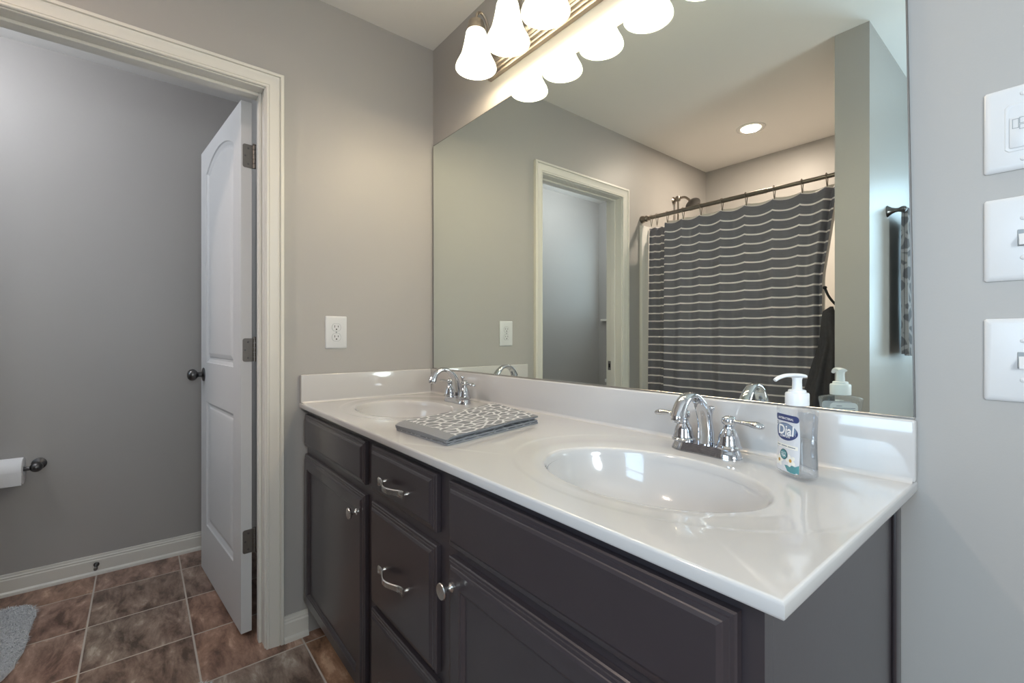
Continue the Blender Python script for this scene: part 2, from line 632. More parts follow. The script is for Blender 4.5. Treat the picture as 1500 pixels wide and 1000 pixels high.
bm = B(); box(bm, -1.2, 3.05, -2.6, 0.1, -0.06, 0.0)
struct('floor', bm, M['tile'], 'slate-look brown and grey square floor tiles with pale grout', 'floor', smooth=False)
bm = B(); box(bm, -1.2, 3.05, -2.6, 0.1, H, H + 0.06)
struct('ceiling', bm, M['ceiling'], 'flat white painted ceiling above vanity and shower', 'ceiling', smooth=False)

bm = B()
box(bm, XL, 0, DN + 0.02, 0.0, 0, H)
box(bm, XL, 0, DF - 0.02, DN + 0.02, DH + 0.02, H)
box(bm, XL, 0, YF, DF - 0.02, 0, H)
struct('wall_left', bm, M['wall'], 'beige-grey painted wall with the doorway and outlet', 'wall', smooth=False)
bm = B(); box(bm, 0, XR, 0, 0.1, 0, H)
struct('wall_back', bm, M['wall'], 'grey painted wall that carries the vanity mirror', 'wall', smooth=False)
bm = B(); box(bm, XR, XR + 0.1, YF, 0.1, 0, H)
struct('wall_right', bm, M['wall'], 'grey painted wall at the right of the room', 'wall', smooth=False)
bm = B(); box(bm, XT - 0.1, XT, YF, 0.1, 0, H)
struct('wall_far', bm, M['wall'], 'dim grey wall of the toilet room behind the open door', 'wall', smooth=False)
bm = B(); box(bm, XT, XL, -0.56, 0.0, 0, H)
struct('wall_side', bm, M['wall'], 'grey wall of the toilet room behind its door', 'wall', smooth=False)
bm = B(); box(bm, 1.198, 1.321, YF, -1.319, 0, H)
struct('wall_partition', bm, M['wall'], 'short grey partition wall beside the shower, seen in the mirror', 'wall', smooth=False)
W1 = (1.45, 2.27, 0.99, 2.11)
W2 = (-0.98, -0.26, 1.31, 2.18)
bm = B()
ya, yb = YF - 0.13, YF
box(bm, XT, W2[0], ya, yb, 0, H)
box(bm, W2[1], W1[0], ya, yb, 0, H)
box(bm, W1[1], XR, ya, yb, 0, H)
for wq in (W1, W2):
    box(bm, wq[0], wq[1], ya, yb, 0, wq[2])
    box(bm, wq[0], wq[1], ya, yb, wq[3], H)
struct('wall_front', bm, M['wall'], 'grey outside wall with the two windows', 'wall', smooth=False)


def window(name, wq, lab):
    x0, x1, z0, z1 = wq
    bm = B()
    fw = 0.045
    for a in ((x0, x0 + fw, z0, z1), (x1 - fw, x1, z0, z1), (x0 + fw, x1 - fw, z0, z0 + fw), (x0 + fw, x1 - fw, z1 - fw, z1),
              (x0 + fw, x1 - fw, (z0 + z1) / 2 - 0.02, (z0 + z1) / 2 + 0.02)):
        box(bm, a[0], a[1], YF - 0.085, YF - 0.035, a[2], a[3], 0.003, 1)
    o = struct(name, bm, M['trim'], lab, 'window', origin=((x0 + x1) / 2, YF - 0.06, z0))
    bm = B(); box(bm, x0 + 0.045, x1 - 0.045, YF - 0.064, YF - 0.058, z0 + 0.045, z1 - 0.045)
    obj('window_pane', bm, M['pane'], o)
    bm = B(); box(bm, x0 - 0.07, x1 + 0.07, YF, YF + 0.035, z0 - 0.022, z0 - 0.001, 0.004, 2)
    obj('window_sill', bm, M['trim'], o)
    return o


window('window_1', W1, 'white framed window in the outside wall of the bathroom')
window('window_2', W2, 'white framed window above the toilet, its sill end seen in mirror')

# ---- door lining and casings
bm = B()
prof = [(0.004, 0.0), (0.004, 0.0085), (0.0065, 0.0115), (0.0105, 0.0125), (0.0115, 0.0095), (0.0135, 0.0095), (0.0150, 0.0118), (0.022, 0.0125), (0.040, 0.0150), (0.0455, 0.0175), (0.0475, 0.0130), (0.0495, 0.0130), (0.0510, 0.0195), (0.0600, 0.0195), (0.0620, 0.0170), (0.062, 0.0)]
rows = []
for wv, t in prof:
    rows.append([(t, DN + wv, 0), (t, DN + wv, DH + wv), (t, DF - wv, DH + wv), (t, DF - wv, 0)])
loft(bm, rows, closed=False)
rows = []
for wv, t in prof:
    rows.append([(XL - t, DN + wv, 0), (XL - t, DN + wv, DH + wv), (XL - t, DF - wv, DH + wv), (XL - t, DF - wv, 0)])
loft(bm, rows, closed=False)
tr1 = struct('trim_1', bm, M['trim'], 'cream moulded door casing around the doorway in the left wall', 'trim', ang=25)
bm = B()
jx0, jx1 = XL - 0.001, 0.001
box(bm, jx0, jx1, DN, DN + 0.019, 0, DH + 0.019, 0.0015, 1)
box(bm, jx0, jx1, DF - 0.019, DF, 0, DH + 0.019, 0.0015, 1)
box(bm, jx0, jx1, DF, DN, DH, DH + 0.019, 0.0015, 1)
obj('jamb', bm, M['trim'], tr1, smooth=False, weld=False)
bm = B()
sx0, sx1 = -0.078, -0.045
box(bm, sx0, sx1, DN - 0.011, DN, 0, DH, 0.002, 1)
box(bm, sx0, sx1, DF, DF + 0.011, 0, DH, 0.002, 1)
box(bm, sx0, sx1, DF + 0.011, DN - 0.011, DH - 0.011, DH, 0.002, 1)
obj('door_stop_strip', bm, M['trim'], tr1, smooth=False, weld=False)
bm = B()
box(bm, -0.108, -0.080, DF - 0.0005, DF + 0.002, 0.915, 0.975, 0.0008, 1)
sp = obj('strike_plate', bm, M['hinge'], tr1)
bm = B(); box(bm, -0.101, -0.089, DF + 0.0018, DF + 0.0026, 0.932, 0.958)
obj('latch_hole', bm, M['slot'], sp)

# ---- baseboards
bprof = [(0.0, 0.0), (0.021, 0.0), (0.021, 0.006), (0.019, 0.013), (0.0135, 0.018), (0.012, 0.019), (0.012, 0.068), (0.009, 0.073), (0.0095, 0.079), (0.006, 0.083), (0.005, 0.092), (0.0, 0.093)]


def baseboard(name, p0, p1, nrm, label):
    bm = B()
    rows = []
    for t, z in bprof:
        rows.append([(p0[0] + nrm[0] * t, p0[1] + nrm[1] * t, z), (p1[0] + nrm[0] * t, p1[1] + nrm[1] * t, z)])
    loft(bm, rows, closed=False)
    for k in (0, 1):
        vs = [bm.verts.new(r[k]) for r in rows]
        bm.faces.new(vs)
    return struct(name, bm, M['trim'], label, 'baseboard', ang=30)


baseboard('baseboard_far', (XT, YF), (XT, -0.56), (1, 0), 'white moulded baseboard along the toilet room wall')
baseboard('baseboard_left', (0, -0.545), (0, DN + 0.0625), (1, 0), 'short white baseboard between door casing and vanity')
baseboard('baseboard_back', (1.69, 0), (XR, 0), (0, -1), 'white baseboard under the switches right of the vanity')
baseboard('baseboard_front', (1.321, YF), (XR, YF), (0, 1), 'white baseboard under the bathroom window')
baseboard('baseboard_partition', (1.321, YF + 0.022), (1.321, -1.319), (1, 0), 'white baseboard along the partition wall')

# ------------------------------------------------------------------ door
def arch_outline(x0, x1, z0, zs, za, ins, n=14):
    """panel outline, inset by ins; zs spring height at the sides, za apex; flat bottom"""
    hw = (x1 - x0) / 2
    sag = za - zs
    pts = [(x0 + ins, z0 + ins), (x1 - ins, z0 + ins)]
    if sag < 1e-6:
        for k in range(n + 1):
            f = k / n
            pts.append((x1 - ins - (x1 - x0 - 2 * ins) * f, zs - ins))
        return pts
    R = (hw * hw + sag * sag) / (2 * sag)
    cx, cz = (x0 + x1) / 2, za - R
    r = R - ins
    for k in range(n + 1):
        x = x1 - ins - (x1 - x0 - 2 * ins) * k / n
        pts.append((x, cz + math.sqrt(r * r - (x - cx) ** 2)))
    return pts


def door_leaf():
    root = thing('door_1', (0, 0, 0), 'white two-panel arched door standing open into the toilet room', 'door')
    root['kind'] = 'structure'
    Wd, Td, Hd = 0.722, 0.036, 2.022
    bm = B()
    px0, px1 = 0.115, Wd - 0.115
    low = (0.235, 0.82)
    up = (1.005, 1.895, 1.955)
    rings = [(0.0, 0.0), (0.0025, 0.0050), (0.010, 0.0085), (0.016, 0.0115), (0.024, 0.0115), (0.029, 0.0075), (0.045, 0.0030)]
    for side in (0, 1):
        def Y(d):
            return -Td + d if side == 0 else -d   # local: slab y in [-Td, 0]; x from the hinge
        n = 14
        A = [bm.verts.new((x, Y(0), z)) for x, z in arch_outline(px0, px1, low[0], low[1], low[1], 0)]
        U = [bm.verts.new((x, Y(0), z)) for x, z in arch_outline(px0, px1, up[0], up[1], up[2], 0)]
        V = lambda x, z: bm.verts.new((x, Y(0), z))
        # stiles
        zz = [0, low[0], low[1], up[0], up[1], Hd]
        for (xa, xb) in ((0, px0), (px1, Wd)):
            la = [V(xa, z) for z in zz]; lb = [V(xb, z) for z in zz]
            for i in range(len(zz) - 1):
                bm.faces.new((la[i], lb[i], lb[i + 1], la[i + 1]))
        # rails
        bm.faces.new((V(px0, 0), V(px1, 0), V(px1, low[0]), V(px0, low[0])))
        a = [V(v.co.x, v.co.z) for v in A[2:]]
        b = [V(v.co.x, up[0]) for v in A[2:]]
        for i in range(n):
            bm.faces.new((a[i], a[i + 1], b[i + 1], b[i]))
        a = [V(v.co.x, v.co.z) for v in U[2:]]
        b = [V(v.co.x, Hd) for v in U[2:]]
        for i in range(n):
            bm.faces.new((a[i], a[i + 1], b[i + 1], b[i]))
        for args in ((low[0], low[1], low[1]), up):
            rr = [[(x, Y(d), z) for x, z in arch_outline(px0, px1, args[0], args[1], args[2], ins)] for ins, d in rings]
            rv = loft(bm, rr, True, False)
            # inner field as strips
            last = rv[-1]
            top = last[2:]
            c0, c1 = last[0], last[1]
            bot = [c1] + [bm.verts.new((top[i].co.x, Y(rings[-1][1]), c0.co.z)) for i in range(1, n)] + [c0]
            for i in range(n):
                bm.faces.new((top[i], top[i + 1], bot[i + 1], bot[i]))
    # edges of the slab
    for (p, q) in (((0, 0), (0, Hd)), ((0, Hd), (Wd, Hd)), ((Wd, Hd), (Wd, 0)), ((Wd, 0), (0, 0))):
        bm.faces.new([bm.verts.new(v) for v in ((p[0], -Td, p[1]), (q[0], -Td, q[1]), (q[0], 0, q[1]), (p[0], 0, p[1]))])
    obj('door_panel', bm, M['door'], root, ang=22)
    # hinges on the edge that faces the room
    for zc in (0.345, 1.075, 1.815):
        bm = B()
        hh = 0.0445
        # leaf with rounded corners on the edge x = 0
        pts = []
        for (cy, cz, a0) in ((-0.031 + 0.008, zc + hh - 0.008, 90), (-0.031 + 0.008, zc - hh + 0.008, 180)):
            for k in range(6):
                a = math.radians(a0 + 90 * k / 5)
                pts.append((cy + 0.008 * math.cos(a), cz + 0.008 * math.sin(a)))
        pts += [(0.004, zc - hh), (0.004, zc + hh)]
        loft(bm, [[(-0.0002, y, z) for y, z in pts], [(-0.0022, y, z) for y, z in pts]])
        hg = obj('hinge', bm, M['hinge'], root, ang=30)
        bm = B()
        for k in range(5):
            z0 = zc - hh + k * 0.0178
            lathe(bm, [(0.0058, z0 + 0.0008), (0.0058, z0 + 0.017)], T(-0.006, 0.0075, 0), 14)
        lathe(bm, [(0.0035, zc + hh), (0.0065, zc + hh + 0.001), (0.0055, zc + hh + 0.005), (0.001, zc + hh + 0.006)], T(-0.006, 0.0075, 0), 14)
        obj('hinge_knuckle', bm, M['hinge'], hg)
        bm = B()
        for (dy, dz) in ((-0.012, 0.03), (-0.022, 0.0), (-0.012, -0.03)):
            lathe(bm, [(0.0038, 0.0022), (0.0034, 0.003), (0.001, 0.0031)], axis_to((-1, 0, 0), (0, dy, zc + dz)), 12)
        obj('hinge_screw', bm, M['pewter'], hg)
    # knobs
    for s, nm in ((-1, 'door_knob'), (1, 'door_knob')):
        bm = B()
        y0 = -Td if s < 0 else 0.0
        mt = axis_to((0, s, 0), (Wd - 0.062, y0, 0.945))
        lathe(bm, [(0.0325, 0.0003), (0.0325, 0.003), (0.029, 0.006), (0.017, 0.0085), (0.0125, 0.011), (0.0115, 0.022), (0.0135, 0.027), (0.021, 0.032), (0.0265, 0.040), (0.0275, 0.048), (0.025, 0.057), (0.018, 0.064), (0.008, 0.067), (0.0, 0.0675)], mt, 32)
        obj(nm, bm, M['pewter'], root)
    return root


dl = door_leaf()
for ch in list(dl.children) + [g for c in dl.children for g in c.children]:
    ch.data.transform(Matrix.Diagonal((1, -1, 1, 1)))
    ch.data.flip_normals()
    ch.location.y = -ch.location.y
# local x runs from the hinge into the toilet room
ang = math.atan2(-0.0872, -0.9962)
dl.location = (-0.1345, -0.7115, 0.009)
dl.rotation_euler = (0, 0, ang)

# ------------------------------------------------------------------ vanity cabinet
ZC = 0.8836
FF = -0.548
vc = thing('vanity_cabinet', (0.84, -0.28, 0), 'long dark espresso double vanity cabinet under the white countertop', 'cabinet')
bm = B()
box(bm, 0.012, 0.028, FF + 0.02, -0.003, 0.105, 0.8600)
box(bm, 1.639, 1.655, FF + 0.02, -0.003, 0.0, 0.8600)
box(bm, 0.028, 1.639, FF + 0.02, -0.003, 0.105, 0.121)
box(bm, 0.028, 1.639, -0.010, -0.003, 0.121, 0.8600)
for px_ in (0.64, 1.036):
    box(bm, px_ - 0.008, px_ + 0.008, FF + 0.02, -0.010, 0.121, 0.70)
obj('carcass', bm, M['espresso'], vc)
bm = B()
xs = [(0.012, 0.040), (0.60, 0.68), (0.995, 1.076), (1.625, 1.660)]
for a, b in xs:
    box(bm, a, b, FF, FF + 0.02, 0.105, 0.861)
for (a, b) in ((0.040, 0.60), (0.68, 0.995), (1.076, 1.625)):
    box(bm, a, b, FF, FF + 0.02, 0.82, 0.861)
    box(bm, a, b, FF, FF + 0.02, 0.105, 0.145)
    box(bm, a, b, FF, FF + 0.02, 0.675, 0.735)
box(bm, 0.68, 0.995, FF, FF + 0.02, 0.39, 0.44)
obj('face_frame', bm, M['espresso'], vc)
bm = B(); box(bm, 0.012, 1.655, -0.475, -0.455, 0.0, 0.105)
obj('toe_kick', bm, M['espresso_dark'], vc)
bm = B(); box(bm, 1.655, 1.6600, FF + 0.02, -0.003, 0.0, 0.861, 0.0008, 1)
obj('side_panel', bm, M['espresso'], vc)
bm = B(); box(bm, 1.6600, 1.6665, -0.034, -0.0005, 0.0, 0.8630, 0.002, 2)
obj('scribe_moulding', bm, M['espresso'], vc)

OUT = [(0, 0), (0, 0.0095), (0.0022, 0.0118), (0.0062, 0.0125), (0.0072, 0.0142), (0.0125, 0.0150), (0.0140, 0.0165), (0.0185, 0.0190)]
DOORP = OUT + [(0.048, 0.0190), (0.0495, 0.0172), (0.053, 0.0165), (0.0575, 0.0125), (0.0590, 0.0100)]


def front(name, x0, x1, z0, z1, prof):
    bm = B()
    rings = []
    for ins, h in prof:
        y = FF - 0.0006 - h
        rings.append([(x0 + ins, y, z0 + ins), (x1 - ins, y, z0 + ins), (x1 - ins, y, z1 - ins), (x0 + ins, y, z1 - ins)])
    loft(bm, rings)
    return obj(name, bm, M['espresso'], vc, origin=((x0 + x1) / 2, FF, z0), smooth=False)


def knob(parent, x, z):
    bm = B()
    y0 = FF - 0.0196
    mt = axis_to((0, -1, 0), (x, y0, z))
    lathe(bm, [(0.0095, 0.0), (0.0095, 0.0025), (0.0075, 0.004), (0.0055, 0.007), (0.0052, 0.012), (0.0065, 0.016), (0.0135, 0.019), (0.0158, 0.0205), (0.0162, 0.0245), (0.0150, 0.0262), (0.0, 0.0266)], mt, 28)
    obj('knob', bm, M['pull'], parent)


def pull(parent, xc, z):
    bm = B()
    y0 = FF - 0.0196
    N = 26
    rings = []
    L = 0.070
    for i in range(N + 1):
        s = -1 + 2 * i / N
        a = abs(s)
        out = 0.013 + 0.0165 * (math.cos(min(1, a / 0.86) * PI) * 0.5 + 0.5)
        if a > 0.86:
            out = 0.013 + (a - 0.86) * 0.012
        hw = 0.0072 + 0.0038 * max(0, (a - 0.45) / 0.55) ** 1.3
        th = 0.0026
        x = xc + s * L
        y = y0 - out
        rings.append([(x, y + th, z - hw * 0.7), (x, y + th, z + hw * 0.7), (x, y, z + hw), (x, y - th, z + hw * 0.75), (x, y - th, z - hw * 0.75), (x, y, z - hw)])
    loft(bm, rings)
    for s in (-1, 1):
        lathe(bm, [(0.0050, 0.0), (0.0048, 0.003), (0.0038, 0.005), (0.0038, 0.0112)], axis_to((0, -1, 0), (xc + s * 0.0615, y0, z)), 16)
    obj('pull_handle', bm, M['pull'], parent, ang=50)


f = front('false_drawer_front', 0.025, 0.616, 0.722, 0.8425, OUT)
d = front('cabinet_door', 0.025, 0.616, 0.130, 0.694, DOORP)
knob(d, 0.578, 0.640)
d = front('drawer', 0.664, 1.011, 0.720, 0.8435, OUT); pull(d, 0.832, 0.773)
d = front('drawer', 0.664, 1.011, 0.424, 0.692, OUT); pull(d, 0.832, 0.553)
d = front('drawer', 0.664, 1.011, 0.130, 0.406, OUT); pull(d, 0.832, 0.262)
f = front('false_drawer_front', 1.061, 1.637, 0.713, 0.8435, OUT)
d = front('cabinet_door', 1.061, 1.637, 0.130, 0.692, DOORP)
knob(d, 1.085, 0.640)

# ------------------------------------------------------------------ countertop with two moulded basins
CX0, CX1, CYF, CYB = 0.0, 1.6885, -0.5745, -0.001
ct = thing('countertop', (0.845, -0.28, 0.863), 'glossy white double-bowl countertop with backsplash on the dark vanity', 'countertop')
RB = 0.0045


def ell(cx, cy, a, b, t, p=2.0):
    c, s = math.cos(t), math.sin(t)
    k = (abs(c) ** p + abs(s) ** p) ** (-1 / p)
    return cx + a * k * c, cy + b * k * s


def rect_hit(cx, cy, x0, x1, y0, y1, t):
    c, s = math.cos(t), math.sin(t)
    k = 1e9
    if c > 1e-9: k = min(k, (x1 - cx) / c)
    if c < -1e-9: k = min(k, (x0 - cx) / c)
    if s > 1e-9: k = min(k, (y1 - cy) / s)
    if s < -1e-9: k = min(k, (y0 - cy) / s)
    return cx + k * c, cy + k * s


deck = B()
SINKS = (0.355, 1.355)
for si, sx in enumerate(SINKS):
    x0, x1 = (0.0, 0.855) if si == 0 else (0.855, CX1 - RB)
    y0, y1 = CYF + RB, CYB
    by = -0.318
    ba, bb = 0.217, 0.1555
    ry, ra, rb = -0.272, 0.313, 0.238
    # angles seen from the basin centre, with the exact corner angles added
    ths = [2 * PI * i / 160 for i in range(160)]
    for (qx, qy) in ((x0, y0), (x1, y0), (x1, y1), (x0, y1)):
        ths.append(math.atan2(qy - by, qx - sx) % (2 * PI))
    ths = sorted(ths)

    def from_basin(a, b, cy, t):
        # ray from the basin centre with angle t to ellipse (sx, cy, a, b)
        c, s = math.cos(t), math.sin(t)
        oy = by - cy
        A = (c / a) ** 2 + (s / b) ** 2
        Bq = 2 * s * oy / b ** 2
        Cq = (oy / b) ** 2 - 1
        k = (-Bq + math.sqrt(max(0, Bq * Bq - 4 * A * Cq))) / (2 * A)
        return sx + k * c, by + k * s
    rings = []
    zs = ZC - 0.0013   # the oval deck around the bowl is set down a little
    for sc, z in ((0.962, zs - 0.0165), (0.970, zs - 0.0105), (0.980, zs - 0.0055), (0.990, zs - 0.0022), (1.003, zs - 0.0006), (1.02, zs)):
        rings.append([from_basin(ba * sc, bb * sc, by, t) + (z,) for t in ths])
    mid = []
    for t in ths:
        p = Vector(from_basin(ba * 1.02, bb * 1.02, by, t)); q = Vector(from_basin(ra, rb, ry, t))
        m_ = p.lerp(q, 0.5); mid.append((m_.x, m_.y, zs))
    rings.append(mid)
    for g, z in ((0.0, zs), (0.005, zs + 0.0004), (0.010, ZC - 0.0004), (0.015, ZC)):
        rr = []
        for t in ths:
            x, y = from_basin(ra + g, rb + g, ry, t)
            hx, hy = rect_hit(sx, by, x0, x1, y0, y1, t)
            # never past the slab's own edge
            if (x - sx) ** 2 + (y - by) ** 2 > ((hx - sx) ** 2 + (hy - by) ** 2) * 0.99:
                x, y = sx + (hx - sx) * 0.995, by + (hy - by) * 0.995
            rr.append((x, y, z))
        rings.append(rr)
    rings.append([rect_hit(sx, by, x0, x1, y0, y1, t) + (ZC,) for t in ths])
    loft(deck, rings, True, False)
    # bowl as its own part
    bowl = B()
    rr = []
    prof = [(0.962, 0.0165), (0.945, 0.030), (0.91, 0.050), (0.86, 0.070), (0.78, 0.090), (0.67, 0.107), (0.53, 0.120), (0.38, 0.128), (0.24, 0.132), (0.13, 0.134)]
    for sc, dz in prof:
        cyo = by + (1 - sc) * 0.02
        rr.append([(sx + (p[0] - sx), cyo + (p[1] - by), zs - dz) for p in [from_basin(ba * sc, bb * sc, by, t) for t in ths]])
    loft(bowl, rr, True, False)
    bw = obj('basin', bowl, M['marble'], ct, ang=60)
    bm = B()
    lathe(bm, [(0.031, 0.0), (0.031, 0.002), (0.024, 0.003), (0.021, 0.001), (0.019, 0.001), (0.018, 0.005), (0.0, 0.006)], T(sx, by + 0.0174, zs - 0.1345), 28)
    obj('drain', bm, M['chrome'], bw)
# rounded nose along the front and the right end
nose = []
for k in range(7):
    a = PI / 2 * k / 6
    nose.append((RB - RB * math.sin(a), RB - RB * math.cos(a)))   # (distance inside the edge, drop)
nose += [(0.0, 0.0155), (0.0012, 0.0185), (0.004, 0.0200), (0.020, 0.0200)]
rows = []
for ins, dz in nose:
    rows.append([(0.0, CYF + ins, ZC - dz), (0.855, CYF + ins, ZC - dz), (CX1 - ins, CYF + ins, ZC - dz), (CX1 - ins, CYB, ZC - dz)])
loft(deck, rows, False, False)
obj('counter_deck', deck, M['marble'], ct, ang=50)
ZB = 0.9905
bm = B(); box(bm, 0.0, CX1, -0.0205, -0.0008, ZC + 0.0002, ZB, 0.004, 3)
# cove between the deck and the splash
rows = []
for k in range(7):
    a = PI / 2 * k / 6
    dy, dz = 0.009 - 0.009 * math.sin(a), 0.009 - 0.009 * math.cos(a)
    rows.append([(0.0, -0.0204 - dy, ZC + dz + 0.0001), (CX1 - 0.003, -0.0204 - dy, ZC + dz + 0.0001)])
loft(bm, rows, False, False)
obj('backsplash', bm, M['marble'], ct)
bm = B(); box(bm, 0.0008, 0.0205, CYF + 0.001, -0.0206, ZC + 0.0002, ZB, 0.004, 3)
rows = []
for k in range(7):
    a = PI / 2 * k / 6
    dx, dz = 0.007 - 0.007 * math.sin(a), 0.007 - 0.007 * math.cos(a)
    rows.append([(0.0204 + dx, CYF + 0.006, ZC + dz + 0.0001), (0.0204 + dx, -0.0206, ZC + dz + 0.0001)])
loft(bm, rows, False, False)
obj('side_splash', bm, M['marble'], ct)

# ------------------------------------------------------------------ mirror
mr = thing('wall_mirror', (0.84, -0.003, 0.992), 'large frameless plate mirror on the wall above the vanity', 'mirror')
bm = B()
zb, zt = 0.9935, 2.0026
q = [(0.0155, zb), (1.6840, zb), (1.6690, zt), (0.0115, zt)]
loft(bm, [[(x, -0.0012, z) for x, z in q], [(x, -0.0062, z) for x, z in q]])
obj('mirror_glass', bm, M['mirror'], mr, smooth=False)
bm = B()
for (p0, p1, wd) in ((q[0], q[3], 0.0022), (q[3], q[2], 0.0018), (q[1], q[2], 0.0022)):
    sx_ = -1 if p0[0] < 0.5 and p1[0] < 0.5 else 1
    if p0[1] == p1[1]:
        box(bm, p0[0], p1[0], -0.0066, -0.0008, zt, zt + wd)
    else:
        loft(bm, [[(p0[0], -0.0066, p0[1]), (p0[0] + sx_ * wd, -0.0066, p0[1]), (p0[0] + sx_ * wd, -0.0008, p0[1]), (p0[0], -0.0008, p0[1])],
                  [(p1[0], -0.0066, p1[1]), (p1[0] + sx_ * wd, -0.0066, p1[1]), (p1[0] + sx_ * wd, -0.0008, p1[1]), (p1[0], -0.0008, p1[1])]])
obj('mirror_edge', bm, M['hinge'], mr, smooth=False)
bm = B()
box(bm, 0.014, 1.686, -0.0095, -0.0008, ZB + 0.0004, 0.9945, 0.0008, 1)
obj('mirror_channel', bm, M['pull'], mr, smooth=False)

# ------------------------------------------------------------------ vanity light bar
vl = thing('vanity_light', (0.888, -0.015, 2.17), 'brushed nickel bar of five lit bell-glass lamps above the mirror', 'light')
bm = B()
pr = [(0, 2.110), (0.016, 2.110), (0.018, 2.114), (0.018, 2.119), (0.023, 2.121), (0.025, 2.125), (0.025, 2.130), (0.030, 2.133), (0.033, 2.138), (0.033, 2.143), (0.036, 2.148), (0.038, 2.156)]
pr = pr + [(y, 4.340 - z) for y, z in reversed(pr)]
bx0, bx1 = 0.448, 1.328
loft(bm, [[(bx0, -0.0006 - y, z) for y, z in pr], [(bx1, -0.0006 - y, z) for y, z in pr]])
obj('backplate', bm, M['nickel'], vl, ang=20)
LX = [0.535, 0.712, 0.889, 1.066, 1.243]
LY = -0.130
for i, lx in enumerate(LX):
    bm = B()
    path = spline([(lx, -0.036, 2.175), (lx, -0.055, 2.176), (lx, -0.072, 2.205), (lx, -0.082, 2.250), (lx, -0.104, 2.278), (lx, -0.126, 2.268), (lx, LY, 2.232)], 6)
    tube(bm, path, 0.0052, 12)
    lathe(bm, [(0.022, 0.0), (0.021, 0.004), (0.014, 0.010), (0.006, 0.013)], axis_to((0, -1, 0), (lx, -0.0382, 2.175)), 24)
    am = obj('lamp_arm', bm, M['nickel'], vl)
    bm = B()
    lathe(bm, [(0.006, 2.242), (0.020, 2.240), (0.027, 2.236), (0.0285, 2.230), (0.0285, 2.222), (0.031, 2.221), (0.033, 2.215), (0.033, 2.203), (0.030, 2.202)], T(lx, LY, 0), 32)
    obj('socket_cup', bm, M['nickel'], am)
    bm = B()
    outer = [(0.0335, 2.2015), (0.036, 2.196), (0.0385, 2.180), (0.0425, 2.158), (0.0475, 2.136), (0.0505, 2.124), (0.0525, 2.119), (0.0555, 2.112), (0.0625, 2.098), (0.0685, 2.086), (0.0715, 2.077), (0.0715, 2.073)]
    inner = [(r - 0.003, z) for r, z in reversed(outer)]
    lathe(bm, outer + inner, T(lx, LY, 0), 48, caps=False)
    obj('glass_shade', bm, M['shade'], am, ang=60)
    bm = B()
    lathe(bm, [(0.0, 2.098), (0.012, 2.100), (0.021, 2.108), (0.025, 2.120), (0.023, 2.134), (0.016, 2.150), (0.013, 2.165), (0.013, 2.190)], T(lx, LY, 0), 24)
    obj('bulb', bm, M['bulb'], am)
    point('vanity_bulb_glow', (lx, LY, 2.082), 2.55, WARM, 0.022)

